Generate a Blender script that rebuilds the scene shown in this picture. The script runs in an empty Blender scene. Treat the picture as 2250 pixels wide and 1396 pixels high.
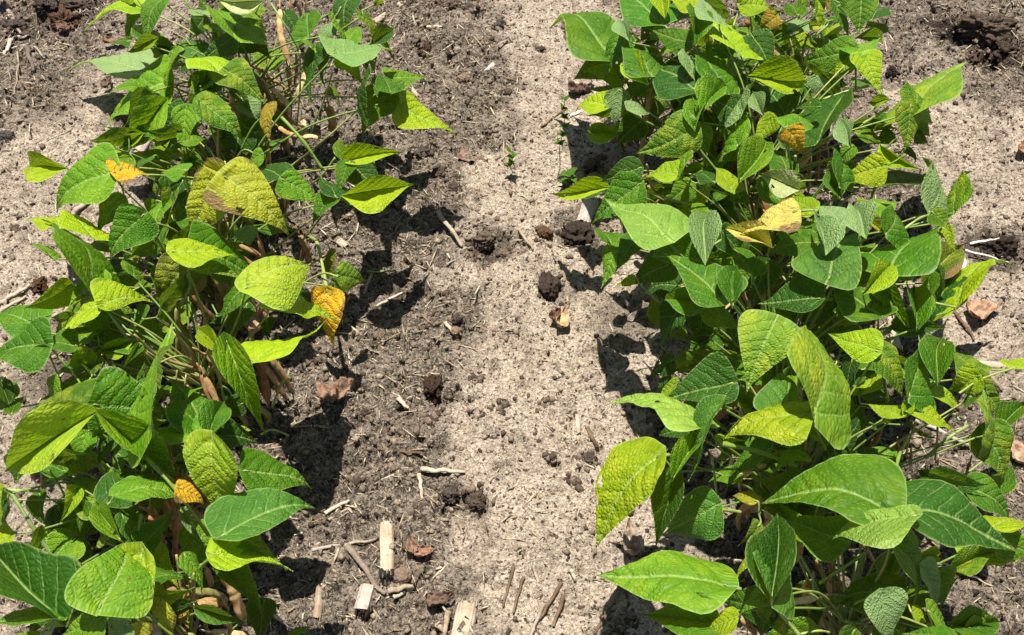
import bpy, math, random
import numpy as np
from mathutils import Vector
R = math.radians
C = bpy.context.scene.collection
scene = bpy.context.scene
# ---------------------------------------------------------------- camera, sky, sun, exposure
PW, PH = 2250.0, 1396.0          # the photograph's pixels, used only to read positions off it
FPX = 2500.0                     # focal length in those pixels
CAM = Vector((0.0, 0.0, 1.41))
PITCH = R(52.0)
cam_d = bpy.data.cameras.new('camera')
cam = bpy.data.objects.new('camera', cam_d)
C.objects.link(cam)
cam.location = CAM
cam.rotation_euler = (R(90) - PITCH, 0, 0)
cam_d.sensor_width = 36.0
cam_d.lens = 36.0 * FPX / PW
cam_d.clip_start = 0.02
cam_d.clip_end = 500.0
scene.camera = cam

SUN_EL, SUN_AZ = 77.0, 342.0     # azimuth: compass angle (from +Y, clockwise) the light comes FROM
az, el = R(SUN_AZ), R(SUN_EL)
SUN = Vector((math.sin(az) * math.cos(el), math.cos(az) * math.cos(el), math.sin(el)))
world = bpy.data.worlds.new('World')
scene.world = world
world.use_nodes = True
wn = world.node_tree
wn.nodes.clear()
wo = wn.nodes.new('ShaderNodeOutputWorld')
bg = wn.nodes.new('ShaderNodeBackground')
sk = wn.nodes.new('ShaderNodeTexSky')
sk.sky_type = 'NISHITA'
sk.sun_disc = False
sk.sun_elevation = el
sk.sun_rotation = az
bg.inputs['Strength'].default_value = 0.05
wn.links.new(sk.outputs[0], bg.inputs[0])
wn.links.new(bg.outputs[0], wo.inputs[0])
sl = bpy.data.lights.new('sun', 'SUN')
sl.energy = 5.0
sl.angle = R(0.53)
sl.color = (1.0, 0.955, 0.88)
so = bpy.data.objects.new('sun', sl)
C.objects.link(so)
so.rotation_euler = SUN.to_track_quat('Z', 'Y').to_euler()
so.location = SUN * 5
scene.view_settings.view_transform = 'Standard'
scene.view_settings.look = 'None'
scene.view_settings.exposure = 0.84
scene.view_settings.gamma = 1.0

FWD = Vector((0, math.cos(PITCH), -math.sin(PITCH)))
UPV = Vector((0, math.sin(PITCH), math.cos(PITCH)))
def at(px, py, z=0.0):
    """the point of the horizontal plane at height z seen at photo pixel (px, py)"""
    d = FWD * FPX + Vector((1, 0, 0)) * (px - PW / 2) - UPV * (py - PH / 2)
    t = (z - CAM.z) / d.z
    return CAM + d * t
def depth(p):
    return (p - CAM).dot(FWD)

# ---------------------------------------------------------------- noise
_rs = np.random.RandomState(7)
_T = _rs.rand(256, 256)
def vnoise(x, y):
    x = np.asarray(x, float); y = np.asarray(y, float)
    xi = np.floor(x).astype(int); yi = np.floor(y).astype(int)
    fx = x - xi; fy = y - yi
    fx = fx * fx * fx * (fx * (fx * 6 - 15) + 10); fy = fy * fy * fy * (fy * (fy * 6 - 15) + 10)
    a = _T[xi & 255, yi & 255]; b = _T[(xi + 1) & 255, yi & 255]
    c = _T[xi & 255, (yi + 1) & 255]; d = _T[(xi + 1) & 255, (yi + 1) & 255]
    return (a * (1 - fx) + b * fx) * (1 - fy) + (c * (1 - fx) + d * fx) * fy
def fbm(x, y, f, o=4, g=0.5, s=0.0):
    r = 0; amp = 1; tot = 0
    for k in range(o):
        r = r + amp * vnoise(x * f + 17.3 * k + s, y * f + 9.1 * k + s * 1.7); tot += amp
        amp *= g; f *= 2.03
    return r / tot
def fbm3(V, f, o=4, g=0.5, s=0.0):
    x, y, z = V[:, 0] + 50, V[:, 1] + 50, V[:, 2] + 50
    return 0.5 + (fbm(x, y, f, o, g, s) + fbm(y, z, f, o, g, s + 5) + fbm(z, x, f, o, g, s + 11) - 1.5) * 0.62
def sstep(a, b, x):
    t = np.clip((x - a) / (b - a), 0, 1)
    return t * t * (3 - 2 * t)

# ---------------------------------------------------------------- object helpers
def tag(o, label=None, cat=None, group=None, kind=None):
    if label: o['label'] = label
    if cat: o['category'] = cat
    if group: o['group'] = group
    if kind: o['kind'] = kind
    return o
def mk(name, verts, faces, mat, parent=None, origin=None, smooth=True, uv=None, color=None):
    """one mesh object; verts in world space, stored relative to the parent's place or to origin"""
    off = Vector(parent['_o']) if parent is not None else (Vector(origin) if origin is not None else Vector((0, 0, 0)))
    me = bpy.data.meshes.new(name)
    V = np.asarray(verts, float) - np.array(off)
    if isinstance(faces, np.ndarray):
        n, k = faces.shape
        me.vertices.add(len(V)); me.vertices.foreach_set('co', V.ravel())
        me.loops.add(n * k); me.loops.foreach_set('vertex_index', faces.ravel().astype(np.int32))
        me.polygons.add(n); me.polygons.foreach_set('loop_start', np.arange(0, n * k, k, dtype=np.int32))
        me.update(calc_edges=True)
    else:
        me.from_pydata(V.tolist(), [], faces)
    if smooth:
        me.polygons.foreach_set('use_smooth', np.ones(len(me.polygons), dtype=bool))
    if uv is not None:
        ul = me.uv_layers.new(name='UVMap')
        uv = np.asarray(uv, float)
        if uv.shape[1] == 3:
            me.attributes.new('edge', 'FLOAT', 'POINT').data.foreach_set('value', uv[:, 2].astype(np.float32)); uv = uv[:, :2].copy()
        li = np.zeros(len(me.loops), dtype=np.int32); me.loops.foreach_get('vertex_index', li)
        ul.data.foreach_set('uv', np.asarray(uv, float)[li].ravel())
    me.validate()
    me.materials.append(mat)
    o = bpy.data.objects.new(name, me)
    C.objects.link(o)
    if parent is not None: o.parent = parent
    else: o.location = off
    if color is not None: o.color = color
    return o
def empty(name, loc):
    o = bpy.data.objects.new(name, None)
    o.empty_display_size = 0.05
    C.objects.link(o)
    o.location = loc
    o['_o'] = tuple(loc)
    return o
class MB:
    def __init__(s): s.v = []; s.f = []
    def tube(s, pts, rad, n=8, cap=True, ridge=0.0, rng=None, flat=1.0):
        pts = [Vector(p) for p in pts]
        if not hasattr(rad, '__len__'): rad = [rad] * len(pts)
        b0 = len(s.v); t0 = (pts[1] - pts[0]).normalized()
        ref = Vector((0, 0, 1)) if abs(t0.z) < 0.9 else Vector((1, 0, 0))
        a = t0.cross(ref).normalized()
        rr = [1 + (rng.uniform(-ridge, ridge) if rng else 0) for _ in range(n)]
        for i, p in enumerate(pts):
            t = (pts[min(i + 1, len(pts) - 1)] - pts[max(i - 1, 0)]).normalized()
            a = (a - t * a.dot(t)).normalized(); b = t.cross(a)
            for k in range(n):
                th = 2 * math.pi * k / n
                j = rr[k] * (1 + (rng.uniform(-ridge, ridge) * 0.3 if rng else 0))
                s.v.append(tuple(p + (a * math.cos(th) + b * math.sin(th) * flat) * rad[i] * j))
        for i in range(len(pts) - 1):
            for k in range(n):
                q = (k + 1) % n
                s.f.append((b0 + i * n + k, b0 + i * n + q, b0 + (i + 1) * n + q, b0 + (i + 1) * n + k))
        if cap:
            s.f.append(tuple(b0 + k for k in range(n))[::-1])
            s.f.append(tuple(b0 + (len(pts) - 1) * n + k for k in range(n)))
    def build(s, name, mat, parent=None, **kw):
        if not s.v: return None
        if parent is None and 'origin' not in kw:
            c = np.mean(np.array(s.v), axis=0); kw['origin'] = (c[0], c[1], min(v[2] for v in s.v))
        return mk(name, s.v, s.f, mat, parent, **kw)
def spline(P, n=10):
    """Catmull-Rom through P"""
    P = [Vector(p) for p in P]
    Q = [P[0] * 2 - P[1]] + P + [P[-1] * 2 - P[-2]]
    out = []
    for i in range(1, len(Q) - 2):
        for k in range(n):
            t = k / n
            out.append(0.5 * ((2 * Q[i]) + (Q[i + 1] - Q[i - 1]) * t + (2 * Q[i - 1] - 5 * Q[i] + 4 * Q[i + 1] - Q[i + 2]) * t * t
                              + (3 * Q[i] - Q[i - 1] - 3 * Q[i + 1] + Q[i + 2]) * t ** 3))
    out.append(P[-1])
    return out

# ---------------------------------------------------------------- materials
class NT:
    def __init__(s, name):
        s.m = bpy.data.materials.new(name); s.m.use_nodes = True
        s.t = s.m.node_tree; s.t.nodes.clear()
    def n(s, ty, **kw):
        nd = s.t.nodes.new('ShaderNode' + ty)
        for k, v in kw.items(): setattr(nd, k, v)
        return nd
    def put(s, sock, v):
        if isinstance(v, bpy.types.NodeSocket): s.t.links.new(v, sock)
        elif isinstance(v, (tuple, list)) and len(v) == 3 and sock.type == 'RGBA': sock.default_value = (*v, 1)
        else: sock.default_value = v
    def math(s, op, a, b=None, c=None, clamp=False):
        nd = s.n('Math', operation=op, use_clamp=clamp)
        s.put(nd.inputs[0], a)
        if b is not None: s.put(nd.inputs[1], b)
        if c is not None: s.put(nd.inputs[2], c)
        return nd.outputs[0]
    def mix(s, f, a, b, blend='MIX'):
        nd = s.n('Mix', data_type='RGBA', blend_type=blend)
        s.put(nd.inputs[0], f); s.put(nd.inputs[6], a); s.put(nd.inputs[7], b)
        return nd.outputs[2]
    def mr(s, v, a, b, c=0.0, d=1.0, smooth=True):
        nd = s.n('MapRange', interpolation_type='SMOOTHSTEP' if smooth else 'LINEAR')
        for i, q in enumerate((v, a, b, c, d)): s.put(nd.inputs[i], q)
        return nd.outputs[0]
    def noise(s, co, scale, detail=3, rough=0.55, dist=0.0):
        nd = s.n('TexNoise'); s.put(nd.inputs['Vector'], co)
        nd.inputs['Scale'].default_value = scale; nd.inputs['Detail'].default_value = detail
        nd.inputs['Roughness'].default_value = rough; nd.inputs['Distortion'].default_value = dist
        return nd.outputs[0]
    def voro(s, co, scale, feature='F1', rnd=1.0):
        nd = s.n('TexVoronoi', feature=feature); s.put(nd.inputs['Vector'], co)
        nd.inputs['Scale'].default_value = scale; nd.inputs['Randomness'].default_value = rnd
        return nd.outputs[0]
    def bump(s, h, strength, dist, nrm=None):
        nd = s.n('Bump'); nd.inputs['Strength'].default_value = strength; nd.inputs['Distance'].default_value = dist
        s.put(nd.inputs['Height'], h)
        if nrm is not None: s.put(nd.inputs['Normal'], nrm)
        return nd.outputs[0]
    def out(s, sh):
        o = s.n('OutputMaterial'); s.t.links.new(sh, o.inputs[0]); return s.m
    def principled(s, col, rough=0.8, nrm=None, spec=0.3):
        p = s.n('BsdfPrincipled'); s.put(p.inputs['Base Color'], col); s.put(p.inputs['Roughness'], rough)
        p.inputs['Specular IOR Level'].default_value = spec
        if nrm is not None: s.put(p.inputs['Normal'], nrm)
        return p.outputs[0]

def leaf_material(name='bean_leaf', dry=False):
    """UV: x = along the midrib 0..1, y = 0.5 + half the signed sideways position (in units of the widest half)"""
    t = NT(name)
    uvn = t.n('UVMap'); uvn.uv_map = 'UVMap'
    sep = t.n('SeparateXYZ'); t.put(sep.inputs[0], uvn.outputs[0])
    oi = t.n('ObjectInfo')
    u = sep.outputs[0]
    v = t.math('ABSOLUTE', t.math('MULTIPLY', t.math('SUBTRACT', sep.outputs[1], 0.5), 2.0))
    rnd = t.math('MULTIPLY', oi.outputs['Random'], 37.0)
    comb = t.n('CombineXYZ'); t.put(comb.inputs[0], u); t.put(comb.inputs[1], t.math('MULTIPLY', sep.outputs[1], 0.75)); t.put(comb.inputs[2], rnd)
    co = comb.outputs[0]
    wob = t.math('MULTIPLY', t.math('SUBTRACT', t.noise(co, 5.0, 2), 0.5), 0.09)
    # side veins: run outwards and forwards from the midrib, curving up to the margin
    fw = t.math('MULTIPLY', t.math('POWER', v, 1.25), 0.34)
    ph = t.math('MULTIPLY', t.math('ADD', t.math('SUBTRACT', u, fw), wob), 7.0)
    fr = t.math('FRACT', t.math('ADD', ph, 0.5))
    d = t.math('ABSOLUTE', t.math('SUBTRACT', fr, 0.5))            # 0 on a vein, .5 halfway between
    wv = t.math('MULTIPLY', t.math('SUBTRACT', 1.2, v), 0.085)
    side = t.math('MULTIPLY', t.math('SUBTRACT', 1.0, t.mr(d, 0.0, wv)), t.mr(t.noise(co, 7.0, 2), 0.25, 0.6))
    mid = t.math('SUBTRACT', 1.0, t.mr(v, 0.016, 0.052))
    # fine net between the side veins
    net = t.voro(co, 26.0, 'DISTANCE_TO_EDGE')
    netl = t.math('SUBTRACT', 1.0, t.mr(net, 0.0, 0.10))
    vein = t.math('MAXIMUM', t.math('MULTIPLY', mid, 1.3), t.math('MULTIPLY', side, 0.95), clamp=True)
    vein2 = t.math('MAXIMUM', vein, t.math('MULTIPLY', netl, 0.55))
    blot = t.noise(co, 4.0, 4, 0.6)
    fine = t.noise(co, 30.0, 3, 0.6)
    base = oi.outputs['Color']
    mott = oi.outputs['Alpha']                                      # 1 = even colour, lower = more yellow blotches
    ym = t.math('MULTIPLY', t.mr(blot, 0.42, 0.66), t.math('MULTIPLY', t.math('SUBTRACT', 1.0, mott), 0.75))
    c1 = t.mix(ym, base, (0.42, 0.42, 0.03))
    hs = t.n('HueSaturation'); t.put(hs.inputs['Color'], c1)
    t.put(hs.inputs['Value'], t.math('MULTIPLY_ADD', blot, 0.8, 0.60))
    t.put(hs.inputs['Hue'], t.math('MULTIPLY_ADD', oi.outputs['Random'], 0.02, 0.489))
    c2 = t.mix(t.math('MULTIPLY', netl, 0.36), hs.outputs[0], t.mix(1.0, hs.outputs[0], (0.42, 0.55, 0.42), 'MULTIPLY'))  # net lines darkened in the colour as crease shade
    pale = t.mr(oi.outputs['Random'], 0.35, 0.5)
    c2 = t.mix(t.math('MULTIPLY', t.math('MULTIPLY', side, 0.7), t.math('SUBTRACT', 1.0, pale)), c2, t.mix(1.0, c2, (0.38, 0.5, 0.38), 'MULTIPLY'))  # on some leaves the side veins get painted crease shade
    vv_ = t.math('MAXIMUM', t.math('MULTIPLY', mid, 0.75), t.math('MULTIPLY', t.math('MULTIPLY', side, 0.6), pale), clamp=True)
    c3 = t.mix(vv_, c2, t.mix(0.55, base, (0.46, 0.60, 0.18)))
    ed = t.n('Attribute'); ed.attribute_name = 'edge'
    c3 = t.mix(t.mr(ed.outputs['Fac'], 0.93, 1.0, 0.0, 0.55), c3, t.mix(0.6, base, (0.50, 0.60, 0.22)))
    spot = t.mr(t.noise(co, 13.0, 3, 0.6), 0.675, 0.71)             # small rust specks
    c3 = t.mix(t.math('MULTIPLY', spot, t.math('SUBTRACT', 1.35, mott), None, True), c3, (0.12, 0.055, 0.02))
    if dry:   # withered: brown, papery margins and tips
        edge = t.math('ADD', t.mr(v, 0.35, 1.0), t.mr(u, 0.55, 1.0))
        br = t.mr(t.math('ADD', t.math('MULTIPLY', edge, 0.30), t.noise(co, 3.2, 5, 0.62)), 0.66, 0.76)
        c3 = t.mix(t.mr(t.noise(co, 9.0, 4, 0.6), 0.5, 0.7, 0.0, 0.5), c3, t.mix(1.0, c3, (0.75, 0.62, 0.4), 'MULTIPLY'))
        c3 = t.mix(t.math('MULTIPLY', br, 0.9), c3, t.mix(fine, (0.13, 0.055, 0.02), (0.34, 0.20, 0.10)))
    # underside: paler and duller
    geo = t.n('NewGeometry')
    back = t.mix(0.42, c3, (0.30, 0.42, 0.20))
    col = t.mix(geo.outputs['Backfacing'], c3, back)
    hgt = t.math('ADD', t.math('MULTIPLY', t.mr(d, 0.0, 0.28), 0.5), t.math('MULTIPLY', t.mr(v, 0.0, 0.10), 0.45))
    hgt = t.math('ADD', hgt, t.math('MULTIPLY', t.mr(net, 0.0, 0.35), 0.5))
    hgt = t.math('ADD', hgt, t.math('MULTIPLY', fine, 0.15))
    nb = t.bump(hgt, 0.9, 0.0020)
    p = t.n('BsdfPrincipled'); t.put(p.inputs['Base Color'], col)
    t.put(p.inputs['Roughness'], t.math('MULTIPLY_ADD', fine, 0.18, 0.42)); p.inputs['Specular IOR Level'].default_value = 0.27
    t.put(p.inputs['Normal'], nb)
    tr = t.n('BsdfTranslucent')
    tcol = t.mix(1.0, t.mix(0.5, col, (0.50, 0.70, 0.02)), t.mix(vein2, (1.0, 1.0, 1.0), (0.30, 0.36, 0.3)), 'MULTIPLY')
    t.put(tr.inputs['Color'], tcol); t.put(tr.inputs['Normal'], nb)
    ms = t.n('MixShader'); ms.inputs[0].default_value = 0.32
    t.t.links.new(p.outputs[0], ms.inputs[1]); t.t.links.new(tr.outputs[0], ms.inputs[2])
    return t.out(ms.outputs[0])

def obj_material(name, scale=60, var=0.5, bs=0.5, bd=0.002, rough=0.75, stretch=None, spec=0.25, dark=(0.5, 0.42, 0.36), speck=None):
    """a surface tinted by the object's own colour, with blotches and fine relief"""
    t = NT(name)
    tc = t.n('TexCoord'); co = tc.outputs['Object']
    oi = t.n('ObjectInfo')
    if stretch:
        mp = t.n('Mapping'); t.put(mp.inputs[0], co); mp.inputs['Scale'].default_value = stretch; co = mp.outputs[0]
    n1 = t.noise(co, scale, 5, 0.6); n2 = t.noise(co, scale * 6, 3, 0.6)
    c = t.mix(t.math('MULTIPLY', t.mr(n1, 0.35, 0.65), var), oi.outputs['Color'], t.mix(1.0, oi.outputs['Color'], dark, 'MULTIPLY'))
    c = t.mix(t.math('MULTIPLY', t.mr(n2, 0.5, 0.72), 0.5), c, t.mix(1.0, c, (0.45, 0.42, 0.4), 'MULTIPLY'))
    if speck:
        c = t.mix(t.mr(t.noise(co, scale * 3.3, 2, 0.5), 0.60, 0.68), c, speck)
    h = t.math('ADD', n1, t.math('MULTIPLY', n2, 0.5))
    return t.out(t.principled(c, rough, t.bump(h, bs, bd), spec))

def soil_material():
    t = NT('soil')
    tc = t.n('TexCoord'); co = tc.outputs['Object']
    sep = t.n('SeparateXYZ'); t.put(sep.inputs[0], co)
    x = sep.outputs[0]
    wob = t.math('MULTIPLY', t.math('SUBTRACT', t.noise(co, 5.0, 5, 0.62), 0.5), 0.30)
    xx = t.math('ADD', x, wob)
    at_ = t.n('Attribute'); at_.attribute_name = 'sand'
    sand = at_.outputs['Fac']
    grain = t.noise(co, 250.0, 3, 0.7, 0.8)
    grain2 = t.noise(co, 120.0, 4, 0.7, 1.2)
    gv = t.voro(co, 420.0)
    mid = t.noise(co, 38.0, 4, 0.6)
    big = t.noise(co, 9.0, 3, 0.55)
    lightc = t.mix(t.mr(grain, 0.36, 0.60), (0.145, 0.107, 0.077), (0.54, 0.445, 0.340))
    lightc = t.mix(t.math('MULTIPLY', t.mr(gv, 0.25, 0.6), 0.25), lightc, (0.60, 0.51, 0.40))
    darkc = t.mix(t.mr(grain2, 0.37, 0.63), (0.036, 0.029, 0.024), (0.265, 0.217, 0.17))  # wide contrast: tone stands in for small shadows between crumbs
    darkc = t.mix(t.mr(grain, 0.55, 0.66), darkc, (0.44, 0.35, 0.25))
    col = t.mix(sand, darkc, lightc)
    col = t.mix(t.math('MULTIPLY', t.mr(mid, 0.54, 0.70), 0.45), col, (0.085, 0.06, 0.043))
    col = t.mix(t.math('MULTIPLY', t.mr(big, 0.45, 0.75), 0.25), col, (0.16, 0.12, 0.09))
    sp = t.math('MULTIPLY', t.mr(t.noise(co, 130.0, 3, 0.6), 0.60, 0.66), 0.85)
    col = t.mix(sp, col, (0.03, 0.02, 0.015))  # small pits, their shade put into the colour
    pshade = t.n('Attribute'); pshade.attribute_name = 'pit_shade'
    col = t.mix(t.math('MULTIPLY', pshade.outputs['Fac'], 0.75), col, (0.022, 0.015, 0.011))  # shade of the holes painted into the soil colour
    h = t.math('ADD', t.math('MULTIPLY', grain, 0.7), t.math('MULTIPLY', grain2, 1.2))
    h = t.math('SUBTRACT', h, t.math('MULTIPLY', sp, 1.1))
    nb = t.bump(h, 0.9, 0.006)
    nb = t.bump(mid, 0.4, 0.008, nb)
    return t.out(t.principled(col, 0.95, nb, 0.12))

M_LEAF = leaf_material()
M_WITHER = leaf_material('withered_leaf', True)
M_GREEN = obj_material('green_stem', 50, 0.4, 0.2, 0.001, 0.45, spec=0.4)
M_POD = obj_material('bean_pod', 90, 0.75, 0.5, 0.0012, 0.6, spec=0.3, dark=(0.55, 0.36, 0.22))
M_SOIL = soil_material()
M_STRAW = obj_material('straw', 40, 0.6, 0.9, 0.0015, 0.75, stretch=(1, 1, 1), dark=(0.62, 0.5, 0.4))
M_BARK = obj_material('dead_wood', 70, 0.7, 0.9, 0.002, 0.85)
M_CLOD = obj_material('soil_clod', 110, 0.7, 1.0, 0.004, 0.95, spec=0.1)
M_DRY = obj_material('dry_leaf', 70, 0.8, 0.8, 0.002, 0.7, dark=(0.42, 0.28, 0.2))

# ---------------------------------------------------------------- ground
HOLES = []   # (x, y, radius, depth)
def hole(px, py, r, d): p = at(px, py); HOLES.append((p.x, p.y, r, d))
for a in ((1085, 545, .035, .022), (900, 640, .03, .008), (2150, 90, .06, .03), (2190, 125, .05, .026), (2080, 55, .05, .018), (2190, 548, .05, .024), (1000, 1095, .022, .012), (1270, 505, .04, .016),
          (60, 60, .06, .012), (150, 30, .05, .012), (1230, 640, .03, .01), (1050, 1110, .018, .01), (120, 830, .06, .015), (1380, 700, .06, .012)): hole(*a)
def sandm(x, y):
    """1 on the pale wind-smoothed strips between the rows, 0 on the dark crumbly soil"""
    w = (fbm(x, y, 4.5, 5, 0.6) - 0.5) * 0.30
    xx = x + w + 0.05 * (y - 1.1)
    m = sstep(-0.085, 0.0, xx) * (1 - sstep(0.20, 0.30, xx))
    m2 = 1 - sstep(-0.70, -0.58, xx)
    m3 = sstep(0.64, 0.74, xx)
    m = np.maximum(np.maximum(m, m2 * 0.92), m3 * 0.95)
    # dark patches at the upper corners and the lower right
    dk = sstep(0.34, 0.16, np.hypot(x + 1.0, (y - 1.88) * 0.8) + w) + sstep(0.30, 0.14, np.hypot(x - 0.93, y - 1.84) + w) + sstep(0.36, 0.2, np.hypot((x - 0.70), (y - 0.72)) + w)
    m = np.clip(m - dk, 0, 1)
    return np.clip(m + (fbm(x, y, 42, 4, 0.6, 21.0) - 0.5) * 2.2 * m * (1 - m) * 2 + (fbm(x, y, 16, 3, 0.6, 4.0) - 0.56) * 0.8, 0, 1)
def pitm(x, y, hx, hy, r):
    dx, dy = x - hx, y - hy
    q = np.hypot(dx, dy) / r * (0.35 + 1.35 * fbm(x, y, 1.6 / r, 5, 0.7, hx * 31))
    return np.exp(-np.clip(q, 0, 5) ** 6)
def gh(x, y):
    x = np.asarray(x, float); y = np.asarray(y, float)
    s = sandm(x, y)
    h = (fbm(x, y, 3.0, 3) - 0.5) * 0.03
    rough = 1 - 0.62 * s
    a = fbm(x, y, 34.0, 4, 0.62, 3.0)
    h = h + rough * 0.030 * (a - 0.5) + 0.004 * (fbm(x, y, 20, 2, 0.5, 9.0) - 0.5)
    b = fbm(x, y, 60.0, 3, 0.6, 5.0)
    h = h + rough * 0.012 * np.maximum(0, b - 0.60) * 4 - (0.012 + 0.012 * rough) * np.maximum(0, fbm(x, y, 85, 2, 0.5, 11.0) - 0.66) * 3
    for hx, hy, r, d in HOLES:
        h = h - d * pitm(x, y, hx, hy, r) * (0.7 + 0.8 * fbm(x, y, 45, 3, 0.6, 2.0))
    fade = sstep(3.4, 2.0, np.hypot(x, y - 1.2))
    return h * fade
def g(px, py, dz=0.0):
    """point on the ground surface seen near a pixel"""
    p = at(px, py)
    for _ in range(2): p = at(px, py, float(gh(p.x, p.y)))
    p.z += dz
    return p
def axis(lo, hi, st, far):
    a = list(np.arange(lo, hi, st)); s = st
    x = lo
    L = []
    while x > -far:
        s *= 1.35; x -= s; L.append(x)
    x = a[-1]; s = st; Rr = []
    while x < far:
        s *= 1.35; x += s; Rr.append(x)
    return np.array(L[::-1] + a + Rr)
gx = axis(-1.15, 1.15, 0.0036, 80); gy = axis(0.46, 2.08, 0.0036, 80)
X, Y = np.meshgrid(gx, gy)
Z = gh(X, Y)
nx, ny = len(gx), len(gy)
idx = np.arange(nx * ny).reshape(ny, nx)
F = np.stack([idx[:-1, :-1], idx[:-1, 1:], idx[1:, 1:], idx[1:, :-1]], -1).reshape(-1, 4)
soil = mk('soil_ground', np.stack([X, Y, Z], -1).reshape(-1, 3), F, M_SOIL)
at_s = soil.data.attributes.new('sand', 'FLOAT', 'POINT')
at_s.data.foreach_set('value', sandm(X, Y).ravel().astype(np.float32))
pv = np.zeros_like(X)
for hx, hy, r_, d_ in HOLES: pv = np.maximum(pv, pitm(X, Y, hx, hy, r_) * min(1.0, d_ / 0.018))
soil.data.attributes.new('pit_shade', 'FLOAT', 'POINT').data.foreach_set('value', pv.ravel().astype(np.float32))  # mask for the painted shade of the holes, fuller where deeper
tag(soil, kind='structure')
LABELS = {
'L': ['leafy bean plant nearest the bottom left with the broadest pale leaf',
      'bean plant of the left row with a spearhead lime leaf',
      'bean plant of the left row with a pale lime leaf pointing up toward bare soil',
      'bean plant of the left row with two large yellow leaves and a hanging orange leaf',
      'bean plant of the left row whose bright yellow green leaf reaches furthest right',
      'farthest bean plant of the left row with a cream leaf at the top edge'],
'R': ['bean plant nearest the bottom right with two huge dark leaves spread like wings',
      'bean plant of the right row with a veined yellow green leaf hanging over sand',
      'bean plant of the right row with a smooth shaded leaf and a puckered leaf',
      'bean plant of the right row with an orange leaf and a golden leaf',
      'bean plant of the right row with a long mottled leaf pointing right',
      'farthest bean plant of the right row with a heart shaped green leaf']}
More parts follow.
